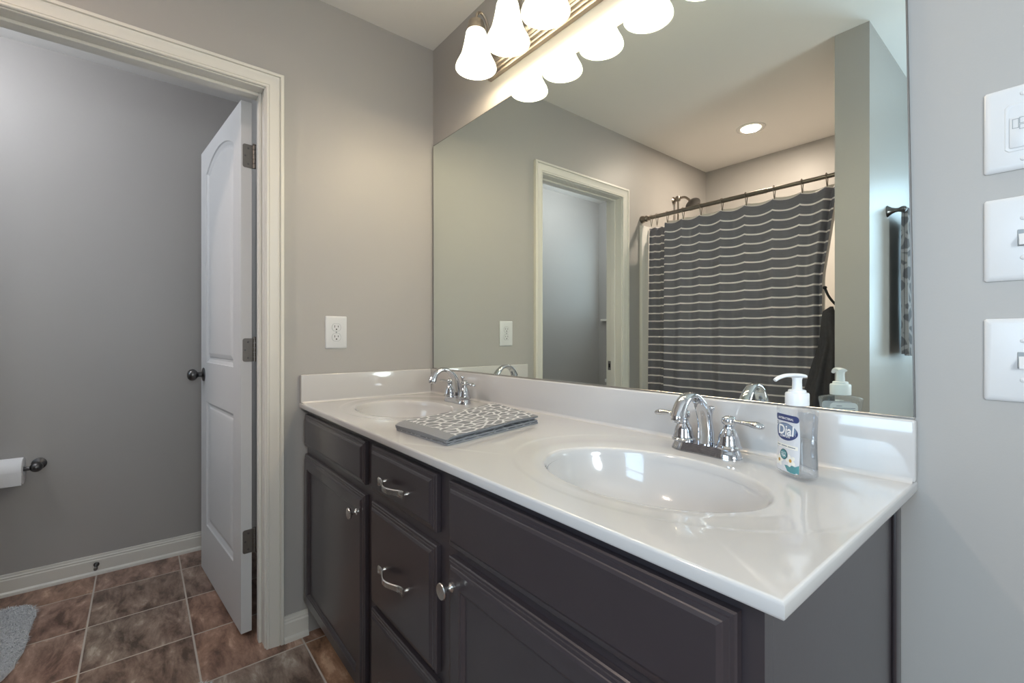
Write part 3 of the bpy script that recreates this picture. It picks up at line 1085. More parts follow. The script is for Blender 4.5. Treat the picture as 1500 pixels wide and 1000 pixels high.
# ------------------------------------------------------------------ faucets
def make_faucet():
    fx, fy = SINKS[1], -0.0945
    zd = ZC - 0.0012
    r = thing('basin_faucet', (fx, fy, zd), 'chrome two-handle gooseneck faucet behind the nearer basin', 'faucet', 'chrome basin faucets')
    bm = B()

    def foot(sc, z, n=140):
        out = []
        for k in range(n):
            a = 2 * PI * k / n
            x, y = ell(0, 0, 0.0765 * (1 - (1 - sc) * 0.5), 0.0285 * sc, a, 2.6)
            if abs(x) < 0.045:
                y *= 0.86 + 0.14 * (abs(x) / 0.045) ** 2
            out.append((fx + x, fy + y, z))
        return out
    loft(bm, [foot(1.0, zd), foot(1.0, zd + 0.004), foot(0.97, zd + 0.006), foot(0.95, zd + 0.0095), foot(0.90, zd + 0.012), foot(0.84, zd + 0.018), foot(0.80, zd + 0.0205)])
    obj('base_plate', bm, M['chrome'], r, ang=50)
    bm = B()
    zt_ = zd + 0.0205
    path = spline([(fx, fy + 0.004, zt_), (fx, fy + 0.002, zt_ + 0.030), (fx, fy - 0.006, zt_ + 0.060), (fx, fy - 0.021, zt_ + 0.086), (fx, fy - 0.046, zt_ + 0.105), (fx, fy - 0.071, zt_ + 0.107), (fx, fy - 0.092, zt_ + 0.096), (fx, fy - 0.104, zt_ + 0.079), (fx, fy - 0.108, zt_ + 0.068)], 7)
    n = len(path)
    rad, sq = [], []
    for i in range(n):
        u = i / (n - 1)
        if u < 0.55:
            rad.append(0.0180 - 0.0055 * (u / 0.55))
            sq.append((1.0, 1.0 - 0.36 * (u / 0.55)))
        else:
            q_ = (u - 0.55) / 0.45
            rad.append(0.0125 + 0.0032 * q_ ** 1.3)
            sq.append((1.0, 0.64 + 0.36 * q_))
    tube(bm, path, rad, 28, squash=sq)
    s_ = obj('spout', bm, M['chrome'], r, ang=60)
    bm = B()
    dv = (path[-1] - path[-2]).normalized()
    lathe(bm, [(0.0128, -0.001), (0.0128, 0.008), (0.0118, 0.0095), (0.0095, 0.0105), (0.0090, 0.008), (0.0, 0.008)], axis_to(dv, path[-1]), 24)
    obj('aerator', bm, M['chrome'], s_)
    for s in (-1, 1):
        hx = fx + s * 0.0508
        bm = B()
        lathe(bm, [(0.0255, 0.0205), (0.0255, 0.024), (0.0225, 0.0265), (0.0225, 0.030), (0.0205, 0.034), (0.0200, 0.041), (0.0175, 0.050), (0.0130, 0.058), (0.0105, 0.063), (0.0105, 0.067), (0.0085, 0.069)], T(hx, fy, zd), 32)
        h = obj('handle_base', bm, M['chrome'], r, ang=35)
        bm = B()
        lathe(bm, [(0.0075, 0.067), (0.0125, 0.0705), (0.0145, 0.0765), (0.0130, 0.0825), (0.0085, 0.0865), (0.0, 0.0875)], T(hx, fy, zd), 28)
        lv = spline([(hx + s * 0.008, fy, zd + 0.0775), (hx + s * 0.024, fy - 0.001, zd + 0.0770), (hx + s * 0.042, fy - 0.002, zd + 0.0765), (hx + s * 0.058, fy - 0.003, zd + 0.0755), (hx + s * 0.071, fy - 0.003, zd + 0.0725)], 6)
        k = len(lv)
        rr = []
        for i in range(k):
            u = i / (k - 1)
            rr.append(0.0046 + 0.0042 * math.exp(-((u - 0.72) / 0.26) ** 2))
        rr[-1] = 0.0026
        rr[-2] = 0.0056
        tube(bm, lv, rr, 16, squash=[(0.8, 1.25)] * k)
        obj('lever', bm, M['chrome'], h, ang=60)
    bm = B()
    lathe(bm, [(0.0030, 0.019), (0.0030, 0.080), (0.0042, 0.084), (0.0048, 0.088), (0.0075, 0.093), (0.0080, 0.0955), (0.0065, 0.0985), (0.0, 0.0995)], T(fx, fy + 0.0245, zd), 20)
    obj('lift_rod', bm, M['chrome'], r)
    return r


fa = make_faucet()
fb = dup(fa, (SINKS[0], -0.0945, ZC - 0.0012), 'chrome two-handle gooseneck faucet behind the far basin by the corner')

# ------------------------------------------------------------------ soap bottle
def text_mesh(body, size, shear=0.0, bold=0.0):
    cu = bpy.data.curves.new('lettering', 'FONT')
    cu.body = body
    cu.size = size
    cu.shear = shear
    cu.offset = bold
    cu.align_x = 'CENTER'
    cu.align_y = 'CENTER'
    cu.resolution_u = 4
    o = bpy.data.objects.new('lettering', cu)
    C.objects.link(o)
    dg = bpy.context.evaluated_depsgraph_get()
    me = bpy.data.meshes.new_from_object(o.evaluated_get(dg))
    bpy.data.objects.remove(o)
    bpy.data.curves.remove(cu)
    return me


sb = thing('soap_dispenser', (0, 0, 0), 'clear hand soap pump bottle beside the nearer faucet', 'soap bottle')
BP = [(0.0, 0.0310, 0.0175), (0.002, 0.0345, 0.0205), (0.007, 0.0365, 0.0225), (0.020, 0.0362, 0.0225), (0.045, 0.0345, 0.0220), (0.075, 0.0342, 0.0215), (0.100, 0.0365, 0.0215), (0.114, 0.0390, 0.0210), (0.119, 0.0395, 0.0205), (0.121, 0.0380, 0.0195), (0.1235, 0.0290, 0.0175), (0.1255, 0.0190, 0.0155), (0.1265, 0.0150, 0.0150), (0.130, 0.0150, 0.0150)]


def half(z):
    for (z0, a0, b0), (z1, a1, b1) in zip(BP, BP[1:]):
        if z0 <= z <= z1:
            t = (z - z0) / (z1 - z0)
            return a0 + (a1 - a0) * t, b0 + (b1 - b0) * t
    return BP[-1][1:]


def sect(a, b, z, n=48, p=3.0):
    return [ell(0, 0, a, b, 2 * PI * k / n, p) + (z,) for k in range(n)]


def front_y(x, z):
    a, b = half(z)
    u = min(0.999, abs(x) / a)
    return -b * (1 - u ** 3.0) ** (1 / 3.0)


bm = B()
loft(bm, [sect(a, b, z, p=3.0 if z < 0.122 else 2.2) for z, a, b in BP])
obj('bottle', bm, M['clear'], sb, ang=50)
bm = B()
lq = [(z, a - 0.0018, b - 0.0018) for z, a, b in BP if z <= 0.05]
lq[0] = (0.0018, lq[0][1], lq[0][2]); lq[1] = (0.0035, lq[1][1], lq[1][2])
lq.append((0.066, half(0.066)[0] - 0.0018, half(0.066)[1] - 0.0018))
loft(bm, [sect(a, b, z) for z, a, b in lq])
obj('liquid_soap', bm, M['liquid'], sb, ang=50)
bm = B()
lathe(bm, [(0.0165, 0.1268), (0.0188, 0.1270), (0.0190, 0.129), (0.0190, 0.1465), (0.0180, 0.149), (0.0145, 0.1500), (0.0140, 0.1535), (0.0125, 0.1545), (0.0085, 0.1550)], T(0, 0, 0), 40)
obj('collar', bm, M['pumpw'], sb, ang=35)
bm = B()
lathe(bm, [(0.0082, 0.1550), (0.0076, 0.166), (0.0076, 0.172), (0.0090, 0.1770)], T(0, 0, 0), 28)
nz = spline([(0, 0.0135, 0.1785), (0, 0.006, 0.1800), (0, -0.010, 0.1806), (0, -0.024, 0.1796), (0, -0.036, 0.1760), (0, -0.043, 0.1715)], 5)
k = len(nz)
tube(bm, nz, [0.0062] * k, 18, squash=[(0.52, 1.35 - 0.75 * i / (k - 1)) for i in range(k)])
obj('pump_head', bm, M['pumpw'], sb, ang=55)


def wrap_poly(bm, pts, off, back=False):
    """flat outline (x, z) laid on the bottle's broad side as a fan of small quads"""
    cx = sum(p[0] for p in pts) / len(pts)
    cz = sum(p[1] for p in pts) / len(pts)
    prev = None
    for s in (0.02, 0.25, 0.5, 0.75, 1.0):
        ring = []
        for x, z in pts:
            X, Z = cx + (x - cx) * s, cz + (z - cz) * s
            y = front_y(X, Z) - off
            ring.append(bm.verts.new((-X if back else X, -y if back else y, Z)))
        if prev:
            for i in range(len(pts)):
                j = (i + 1) % len(pts)
                bm.faces.new((prev[i], prev[j], ring[j], ring[i]))
        else:
            bm.faces.new(ring)
        prev = ring


def rrect(x0, x1, z0, z1, r=0.003, n=5, m=8):
    pts = []
    for (cx, cz, a0) in ((x1 - r, z1 - r, 0), (x0 + r, z1 - r, 90), (x0 + r, z0 + r, 180), (x1 - r, z0 + r, 270)):
        for k in range(n):
            a = math.radians(a0 + 90 * k / (n - 1))
            pts.append((cx + r * math.cos(a), cz + r * math.sin(a)))
    # densify
    out = []
    for i, p in enumerate(pts):
        q_ = pts[(i + 1) % len(pts)]
        dd = math.hypot(q_[0] - p[0], q_[1] - p[1])
        st = max(1, int(dd / 0.004))
        for t in range(st):
            out.append((p[0] + (q_[0] - p[0]) * t / st, p[1] + (q_[1] - p[1]) * t / st))
    return out


def disc(cx, cz, a, b, n=36):
    return [(cx + a * math.cos(2 * PI * k / n), cz + b * math.sin(2 * PI * k / n)) for k in range(n)]


bm = B(); wrap_poly(bm, rrect(-0.0285, 0.0285, 0.0085, 0.110, 0.006), 0.0003)
lb = obj('front_label', bm, M['label'], sb, weld=False)
bm = B(); wrap_poly(bm, rrect(-0.0285, 0.0285, 0.098, 0.110, 0.0058), 0.0005)
obj('label_band', bm, M['navy'], lb, weld=False)
bm = B(); wrap_poly(bm, disc(-0.001, 0.0795, 0.0268, 0.0155), 0.0005)
obj('label_oval', bm, M['navy'], lb, weld=False)
bm = B(); wrap_poly(bm, disc(0.0, 0.0825, 0.0235, 0.0115), 0.0007)
obj('label_blue_print', bm, M['steel_blue'], lb, weld=False)
bm = B(); wrap_poly(bm, rrect(-0.026, 0.026, 0.0505, 0.0570, 0.001), 0.0005)
obj('label_strip', bm, M['petal'], lb, weld=False)
for (fx_, fz_, rot) in ((-0.0155, 0.0265, 0.2), (0.0125, 0.0300, 0.7)):
    bm = B()
    for k in range(5):
        a = rot + 2 * PI * k / 5
        c_, s_2 = math.cos(a), math.sin(a)
        pts = []
        for t in range(16):
            q_ = 2 * PI * t / 16
            lx_, lz_ = 0.0058 + 0.0055 * math.cos(q_), 0.0036 * math.sin(q_)
            pts.append((max(-0.0283, min(0.0283, fx_ + lx_ * c_ - lz_ * s_2)), fz_ + lx_ * s_2 + lz_ * c_))
        wrap_poly(bm, pts, 0.0008)
    obj('label_petals', bm, M['petal'], lb, weld=False)
for (fx_, fz_) in ((-0.0155, 0.0265), (0.0125, 0.0300)):
    bm = B(); wrap_poly(bm, disc(fx_, fz_, 0.0031, 0.0031, 14), 0.0010)
    obj('label_flower_centre', bm, M['pollen'], lb, weld=False)
bm = B()
wrap_poly(bm, [(0.0285, 0.0105), (0.0285, 0.0150), (0.0285, 0.020), (0.0285, 0.0255), (0.022, 0.0215), (0.016, 0.0225), (0.010, 0.0195), (0.004, 0.0205), (-0.002, 0.0195), (0.002, 0.0145), (0.005, 0.0105), (0.012, 0.009), (0.020, 0.009)], 0.0006)
obj('label_teal_print', bm, M['teal'], lb, weld=False)
bm = B(); wrap_poly(bm, disc(-0.004, 0.0385, 0.0092, 0.0092, 30), 0.0010)
obj('label_round_badge', bm, M['teal_dark'], lb, weld=False)
bm = B(); wrap_poly(bm, disc(-0.004, 0.0385, 0.0078, 0.0078, 30), 0.0011)
obj('label_badge_fill', bm, M['teal'], lb, weld=False)
# lettering
for body, size, cx, cz, sh, bo in (('Dial', 0.0245, 0.0, 0.0815, 0.10, 0.0005), ('COMPLETE', 0.0050, -0.001, 0.0710, 0.0, 0.0001), ('ANTIBACTERIAL', 0.0052, 0.0, 0.1030, 0.0, 0.0001), ('WHITE', 0.0040, -0.004, 0.0410, 0.0, 0.0), ('TEA', 0.0062, -0.004, 0.0362, 0.0, 0.0001)):
    me = text_mesh(body, size, sh, bo)
    bm = B()
    nb = len(bm.verts)
    bm.from_mesh(me)
    bm.verts.ensure_lookup_table()
    for v in bm.verts[nb:]:
        x, z = v.co.x + cx, v.co.y + cz
        v.co = (x, front_y(x, z) - 0.0013, z)
    bpy.data.meshes.remove(me)
    obj('label_lettering', bm, M['label_text'], lb, weld=False)
for z, x0, x1 in ((0.0945, -0.026, -0.019), (0.0915, -0.026, -0.017), (0.0538, -0.023, -0.013), (0.0538, -0.010, 0.004), (0.0538, 0.006, 0.022)):
    bm = B(); wrap_poly(bm, rrect(x0, x1, z - 0.0007, z + 0.0007, 0.0005, 3), 0.0008)
    obj('label_fine_print', bm, M['label_grey'], lb, weld=False)
bm = B(); wrap_poly(bm, rrect(-0.025, 0.025, 0.012, 0.112, 0.008), 0.0003, True)
bl = obj('back_label', bm, M['label'], sb, weld=False)
for z, x0, x1 in ((0.1005, -0.020, 0.020), (0.0965, -0.020, 0.020), (0.0925, -0.020, 0.020), (0.0885, -0.020, 0.020), (0.0845, -0.020, 0.020), (0.105, 0.004, 0.014)):
    bm = B(); wrap_poly(bm, rrect(x0, x1, z - 0.0006, z + 0.0006, 0.0004, 3), 0.0005, True)
    obj('back_label_print', bm, M['label_grey'], bl, weld=False)
sb.location = (1.5445, -0.1265, ZC + 0.0004)
sb.rotation_euler = (0, 0, math.radians(-33))

# ------------------------------------------------------------------ folded towel on the counter
tw = thing('folded_hand_towel', (0.80, -0.33, ZC), 'folded grey and white patterned hand towel between the two basins', 'towel')
QA, QB, QC, QD = Vector((0.712, -0.513)), Vector((0.592, -0.098)), Vector((0.878, -0.150)), Vector((0.955, -0.500))
# cross-section of the folded sheets: t runs from side AB (the folds) to side DC (the open edges)
def sheet(bm, z_lo, z_hi, t_fold, t_lo, t_hi, th, wob, uvs=None):
    prof = []
    rr = (z_hi - z_lo) / 2
    nn = 26
    for i in range(nn + 1):
        t = t_lo + (t_fold - t_lo) * i / nn
        prof.append((t, z_lo))
    for k in range(1, 8):
        a = PI * k / 8
        prof.append((t_fold - rr * 2.4 * math.sin(a), z_lo + rr - rr * math.cos(a)))
    for i in range(nn + 1):
        t = t_fold + (t_hi - t_fold) * i / nn
        prof.append((t, z_hi))
    ns = 34
    uvl = bm.loops.layers.uv.get('uv') or bm.loops.layers.uv.new('uv')
    top, bot, arc = [], [], [0]
    for i in range(1, len(prof)):
        arc.append(arc[-1] + math.hypot((prof[i][0] - prof[i - 1][0]) * 0.27, prof[i][1] - prof[i - 1][1]))
    nrm = []
    for i in range(len(prof)):
        a = prof[max(0, i - 1)]; b = prof[min(len(prof) - 1, i + 1)]
        dx, dz = (b[0] - a[0]) * 0.27, b[1] - a[1]
        l = math.hypot(dx, dz) or 1
        nrm.append((dz / l, -dx / l))
    def pos(t, s, z):
        p = (QA.lerp(QB, s)).lerp(QD.lerp(QC, s), t)
        return p
    grid = []
    for j in range(ns + 1):
        s = j / ns
        row = []
        for i, (t, z) in enumerate(prof):
            w_ = wob * (math.sin(7 * s + 3 * t) * 0.5 + math.sin(15 * s - 9 * t) * 0.3) * min(1, z / 0.01)
            drop = -0.45 * (z - 0.004) * max(0, 1 - s / 0.10) ** 2 if z > 0.010 else 0
            ends = []
            for sg in (0.5, -0.5):
                tt = t + nrm[i][0] * th * sg / 0.27
                p = pos(tt, s, z)
                ends.append((p.x, p.y, max(ZC + 0.0004, ZC + z + nrm[i][1] * th * sg + w_ + drop)))
            row.append(ends)
        grid.append(row)
    m_ = len(prof)
    V = [[[bm.verts.new(p) for p in e] for e in row] for row in grid]
    def face(vs, uv):
        try:
            f_ = bm.faces.new(vs)
        except ValueError:
            return
        for l_, u in zip(f_.loops, uv):
            l_[uvl].uv = u
    for j in range(ns):
        for i in range(m_ - 1):
            U = [(arc[i], j / ns * 0.42), (arc[i + 1], j / ns * 0.42), (arc[i + 1], (j + 1) / ns * 0.42), (arc[i], (j + 1) / ns * 0.42)]
            for sd in (0, 1):
                face((V[j][i][sd], V[j][i + 1][sd], V[j + 1][i + 1][sd], V[j + 1][i][sd]), U)
    n_in = len(bm.faces)
    for i in range(m_ - 1):
        for j in (0, ns):
            face((V[j][i][0], V[j][i + 1][0], V[j][i + 1][1], V[j][i][1]), [(arc[i], 0), (arc[i + 1], 0), (arc[i + 1], 0.002), (arc[i], 0.002)])
    for j in range(ns):
        for i in (0, m_ - 1):
            face((V[j][i][0], V[j + 1][i][0], V[j + 1][i][1], V[j][i][1]), [(arc[i], j / ns * 0.42)] * 4)
    bm.faces.ensure_lookup_table()
    for f_ in list(bm.faces)[n_in:]:
        f_.material_index = 1          # the cut edges are bound in plain grey


bm = B(); sheet(bm, 0.0024, 0.0076, 0.03, 1.0, 0.99, 0.0040, 0.0006)
lf = obj('lower_fold', bm, M['trellis'], tw, ang=60)
lf.data.materials.append(M['hem'])
bm = B(); sheet(bm, 0.0125, 0.0195, 0.01, 0.94, 1.0, 0.0045, 0.0024)
uf = obj('upper_fold', bm, M['trellis'], tw, ang=60)
uf.data.materials.append(M['hem'])


def band(s0, s1, t0, t1, z, th):
    """plain woven hem on the upper fold"""
    bm = B()
    n, m_ = 20, 3
    rows_t, rows_b = [], []
    for i in range(n + 1):
        t = t0 + (t1 - t0) * i / n
        r1, r2 = [], []
        for j in range(m_ + 1):
            s = s0 + (s1 - s0) * j / m_
            p = (QA.lerp(QB, s)).lerp(QD.lerp(QC, s), t)
            w_ = 0.0024 * (math.sin(7 * s + 3 * t) * 0.5 + math.sin(15 * s - 9 * t) * 0.3)
            drop = -0.45 * (0.0195 - 0.004) * max(0, 1 - s / 0.10) ** 2
            r1.append((p.x, p.y, ZC + z + th + w_ + drop))
            r2.append((p.x, p.y, ZC + z + w_ + drop))
        rows_t.append(r1); rows_b.append(r2)
    loft(bm, rows_t, False, False)
    loft(bm, rows_b, False, False)
    loft(bm, [[r[0] for r in rows_t], [r[0] for r in rows_b]], False, False)
    loft(bm, [[r[-1] for r in rows_t], [r[-1] for r in rows_b]], False, False)
    return bm


obj('woven_hem', band(-0.004, 0.075, 0.0, 1.0, 0.0212, 0.0012), M['hem'], uf, ang=60)
obj('edge_binding', band(-0.002, 1.0, 0.985, 1.004, 0.0210, 0.0014), M['hem'], uf, ang=60)

# ------------------------------------------------------------------ outlet and switches
def plate_mesh(w_, h_, th=0.0055, bev=0.004):
    """plate in local coords: lies in x-z, front towards -y, centred"""
    bm = B()
    rings = []
    for ins, d in ((0, 0.0004), (0, 0.0018), (0.0012, 0.0032), (0.0035, 0.0045), (0.007, th)):
        x, z = w_ / 2 - ins, h_ / 2 - ins
        c = 0.0025
        pts = [(-x + c, -z), (x - c, -z), (x, -z + c), (x, z - c), (x - c, z), (-x + c, z), (-x, z - c), (-x, -z + c)]
        rings.append([(px, -d, pz) for px, pz in pts])
    loft(bm, rings)
    return bm


def screw(bm, x, z, y=-0.0055, r=0.0034):
    lathe(bm, [(r, 0.0), (r * 0.9, 0.0012), (r * 0.4, 0.0018), (0, 0.0019)], axis_to((0, -1, 0), (x, y, z)), 16)


PWD, PHT = 0.084, 0.128
ol = thing('wall_outlet', (0, 0, 0), 'white duplex outlet on the beige wall left of the mirror', 'outlet')
obj('cover_plate', plate_mesh(PWD, PHT), M['plastic'], ol, ang=25)
for dz in (0.0195, -0.0195):
    bm = B()
    pts = []
    for k in range(40):
        a = 2 * PI * k / 40
        x, z = 0.0172 * math.cos(a), 0.0172 * math.sin(a)
        z = max(-0.0145, min(0.0145, z))
        pts.append((x, z))
    loft(bm, [[(x, -0.0054, z + dz) for x, z in pts], [(x * 0.98, -0.0068, z * 0.98 + dz) for x, z in pts]])
    rc = obj('receptacle', bm, M['plastic'], ol, ang=25)
    bm = B()
    box(bm, -0.0078, -0.0056, -0.0071, -0.0066, dz - 0.001, dz + 0.008)
    box(bm, 0.0056, 0.0078, -0.0071, -0.0066, dz + 0.0, dz + 0.007)
    lathe(bm, [(0.0028, 0.0), (0.0028, 0.0006)], axis_to((0, -1, 0), (0, -0.0065, dz - 0.0075)), 14)
    obj('plug_slots', bm, M['slot'], rc)
    bm = B()
    loft(bm, [[(x * 1.05, -0.0052, z * 1.06 + dz) for x, z in pts], [(x * 1.05, -0.00565, z * 1.06 + dz) for x, z in pts]])
    obj('receptacle_gap', bm, M['gap'], rc)
bm = B(); screw(bm, 0, 0, -0.0055, 0.003)
obj('plate_screw', bm, M['gap'], ol)
ol.rotation_euler = (0, 0, math.radians(90))
ol.location = (0.0003, -0.438, 1.1525)

PX = 1.769 + PWD / 2
sw = thing('sensor_switch', (0, 0, 0), 'white wall plate with a flat sensor switch, topmost of the three', 'switch')
obj('cover_plate', plate_mesh(PWD, PHT), M['plastic'], sw, ang=25)
bm = B()
rings = []
for ins, d in ((0, 0.0054), (0.0006, 0.0062), (0.0030, 0.0066), (0.0042, 0.0060), (0.0046, 0.0060)):
    x, z = 0.0195 - ins, 0.0365 - ins
    c = 0.004
    pts = [(-x + c, -z), (x - c, -z), (x, -z + c), (x, z - c), (x - c, z), (-x + c, z), (-x, z - c), (-x, -z + c)]
    rings.append([(px, -d, pz) for px, pz in pts])
loft(bm, rings)
fr = obj('switch_frame', bm, M['plastic'], sw, ang=30)
bm = B(); box(bm, -0.0145, 0.0145, -0.0072, -0.0060, -0.0315, 0.0155, 0.0008, 2)
rk = obj('switch_paddle', bm, M['plastic'], sw, ang=30)
bm = B()
for (a, b, c_, d_) in ((-0.0115, -0.0045, -0.0020, 0.0125), (-0.0040, 0.0080, 0.0040, 0.0135), (-0.0040, 0.0080, -0.0045, 0.0030)):
    for (p, q_, r_, s_) in ((a, b, c_, c_ + 0.0007), (a, b, d_ - 0.0007, d_), (a, a + 0.0007, c_, d_), (b - 0.0007, b, c_, d_)):
        box(bm, p, q_, -0.00745, -0.0070, r_, s_)
obj('sensor_window', bm, M['gap'], rk)
for dz in (0.0495, -0.0495):
    bm = B(); screw(bm, 0, dz)
    obj('plate_screw', bm, M['plastic'], sw)
sw.location = (PX, -0.0003, 1.4535)

tg = thing('toggle_switch', (0, 0, 0), 'white toggle switch plate, middle of the three beside the mirror', 'switch')
obj('cover_plate', plate_mesh(PWD, PHT), M['plastic'], tg, ang=25)
bm = B(); box(bm, -0.0062, 0.0062, -0.0066, -0.0050, -0.0125, 0.0125, 0.0006, 1)
tf = obj('toggle_frame', bm, M['gap'], tg)
for dz in (0.030, -0.030):
    bm = B(); screw(bm, 0, dz)
    obj('plate_screw', bm, M['plastic'], tg)
bm = B()
loft(bm, [[(-0.0048, -0.0062, -0.0085), (0.0048, -0.0062, -0.0085), (0.0048, -0.0062, 0.0065), (-0.0048, -0.0062, 0.0065)],
          [(-0.0042, -0.0120, -0.0105), (0.0042, -0.0120, -0.0105), (0.0042, -0.0105, 0.0005), (-0.0042, -0.0105, 0.0005)],
          [(-0.0036, -0.0170, -0.0120), (0.0036, -0.0170, -0.0120), (0.0036, -0.0160, -0.0060), (-0.0036, -0.0160, -0.0060)]])
obj('toggle_lever', bm, M['plastic'], tg)
tg.location = (PX, -0.0003, 1.284)
dup(tg, (PX, -0.0003, 1.0975), 'white toggle switch plate, lowest of the three beside the mirror')

# ------------------------------------------------------------------ toilet room
tp = thing('toilet_paper_holder', (XT, -1.40, 0.56), 'dark pewter toilet paper holder on the toilet room wall', 'paper holder')
for yy in (-1.398, -1.590):
    bm = B()
    lathe(bm, [(0.026, 0.0005), (0.026, 0.004), (0.020, 0.008), (0.011, 0.013), (0.009, 0.030), (0.012, 0.045), (0.018, 0.055), (0.0215, 0.068), (0.0205, 0.082), (0.014, 0.092), (0.005, 0.096), (0.0, 0.0965)], axis_to((1, 0, 0), (XT, yy, 0.562)), 28)
    obj('holder_post', bm, M['pewter'], tp)
bm = B()
tube(bm, [(XT + 0.072, -1.412, 0.559), (XT + 0.072, -1.576, 0.559)], 0.0085, 18)
obj('roll_bar', bm, M['pewter'], tp)
rl = thing('toilet_paper_roll', (XT + 0.072, -1.49, 0.499), 'white toilet paper roll on the dark holder', 'toilet paper')
bm = B()
mt = axis_to((0, -1, 0), (XT + 0.072, -1.436, 0.553))
lathe(bm, [(0.020, 0.0), (0.055, 0.0), (0.0575, 0.0015), (0.0575, 0.1005), (0.055, 0.102), (0.020, 0.102), (0.020, 0.0)], mt, 48, caps=False)
obj('roll', bm, M['paper'], rl, ang=40)
bm = B()
rows = []
xe = XT + 0.072 + 0.0578
for z, dx in ((0.560, 0.0004), (0.545, 0.0004), (0.530, 0.0000), (0.515, -0.001), (0.502, -0.002)):
    rows.append([(xe + dx, -1.436, z), (xe + dx, -1.538, z)])
loft(bm, rows, False, False)
rows = [[(p[0] + 0.0006, p[1], p[2]) for p in r] for r in rows]
loft(bm, rows, False, False)
obj('loose_sheet', bm, M['paper'], rl)

ds = thing('door_stop', (XT + 0.0125, -1.205, 0.045), 'small metal door stop on the toilet room baseboard', 'door stop')
bm = B()
lathe(bm, [(0.011, 0.0005), (0.011, 0.003), (0.006, 0.006), (0.005, 0.010)], axis_to((1, 0, 0), (XT + 0.0122, -1.205, 0.050)), 20)
obj('stop_base', bm, M['pewter'], ds)
bm = B()
pts = []
for k in range(140):
    a = k * 2 * PI / 14
    pts.append((XT + 0.020 + k * 0.045 / 140, -1.205 + 0.0048 * math.cos(a), 0.050 + 0.0048 * math.sin(a)))
tube(bm, pts, 0.0011, 6)
obj('stop_spring', bm, M['pewter'], ds)
bm = B()
lathe(bm, [(0.006, 0.0), (0.0075, 0.002), (0.0075, 0.009), (0.006, 0.011), (0, 0.0112)], axis_to((1, 0, 0), (XT + 0.064, -1.205, 0.050)), 18)
obj('stop_tip', bm, M['hinge'], ds)

# toilet below the window (only a corner of its tank shows in the mirror)
to = thing('toilet', (-0.60, -2.10, 0), 'white toilet under the small window, tank corner seen in the mirror', 'toilet')
bm = B()
rings = []
for z, a, b, cy in ((0.0, 0.115, 0.20, -2.08), (0.03, 0.11, 0.19, -2.08), (0.15, 0.10, 0.17, -2.07), (0.25, 0.125, 0.20, -2.05), (0.33, 0.175, 0.235, -2.03), (0.385, 0.185, 0.245, -2.02), (0.395, 0.180, 0.240, -2.02)):
    rings.append([(-0.60 + a * math.cos(2 * PI * k / 40), cy + b * math.sin(2 * PI * k / 40), z) for k in range(40)])
loft(bm, rings)
obj('bowl', bm, M['porcelain'], to)
bm = B()
rings = [[(-0.60 + a * math.cos(2 * PI * k / 40), -2.02 + b * math.sin(2 * PI * k / 40), z) for k in range(40)] for z, a, b in ((0.3955, 0.185, 0.243), (0.400, 0.188, 0.246), (0.425, 0.186, 0.244), (0.432, 0.178, 0.236))]
loft(bm, rings)
obj('seat_lid', bm, M['porcelain'], to)
bm = B(); box(bm, -0.845, -0.355, -2.455, -2.275, 0.38, 0.72, 0.02, 4)
obj('tank', bm, M['porcelain'], to)
bm = B(); box(bm, -0.860, -0.340, -2.462, -2.265, 0.7205, 0.755, 0.010, 3)
obj('tank_lid', bm, M['porcelain'], to)


# ------------------------------------------------------------------ shaggy rugs
def rug(name, outline, ntuft, label, cat, clip=None, rnd=1):
    rg = random.Random(rnd)
    cx = sum(p[0] for p in outline) / len(outline)
    cy = sum(p[1] for p in outline) / len(outline)
    bm = B()
    loft(bm, [[(x, y, 0.0006) for x, y in outline], [(x, y, 0.005) for x, y in outline], [(cx + (x - cx) * 0.97, cy + (y - cy) * 0.97, 0.008) for x, y in outline]])
    xs_ = [p[0] for p in outline]; ys_ = [p[1] for p in outline]

    def inside(x, y):
        c = False
        j = len(outline) - 1
        for i in range(len(outline)):
            xi, yi = outline[i]; xj, yj = outline[j]
            if (yi > y) != (yj > y) and x < (xj - xi) * (y - yi) / (yj - yi) + xi:
                c = not c
            j = i
        return c
    k = 0
    while k < ntuft:
        x = rg.uniform(min(xs_), max(xs_)); y = rg.uniform(min(ys_), max(ys_))
        if not inside(x, y):
            continue
        k += 1
        a = rg.uniform(0, 2 * PI)
        le = rg.uniform(0.007, 0.018)
        h = rg.uniform(0.008, 0.016)
        w_ = rg.uniform(0.0010, 0.0021)
        dx, dy = math.cos(a), math.sin(a)
        p0 = bm.verts.new((x - dy * w_, y + dx * w_, 0.006)); p1 = bm.verts.new((x + dy * w_, y - dx * w_, 0.006))
        m0 = bm.verts.new((x + dx * le * 0.4 - dy * w_ * 0.9, y + dy * le * 0.4 + dx * w_ * 0.9, 0.006 + h * 0.8))
        m1 = bm.verts.new((x + dx * le * 0.4 + dy * w_ * 0.9, y + dy * le * 0.4 - dx * w_ * 0.9, 0.006 + h * 0.8))
        e_ = bm.verts.new((x + dx * le, y + dy * le, 0.006 + h * rg.uniform(0.6, 1.0)))
        bm.faces.new((p0, p1, m1, m0)); bm.faces.new((m0, m1, e_))
    o = obj(name, bm, M['rug'], None, origin=(cx, cy, 0), weld=False, smooth=False)
    return tag(o, label, cat)


def superrect(x0, x1, y0, y1, p, n=64, jit=0.0, rnd=3):
    rg = random.Random(rnd)
    cx, cy = (x0 + x1) / 2, (y0 + y1) / 2
    return [tuple(v + rg.uniform(-jit, jit) for v in ell(cx, cy, (x1 - x0) / 2, (y1 - y0) / 2, 2 * PI * k / n, p)) for k in range(n)]


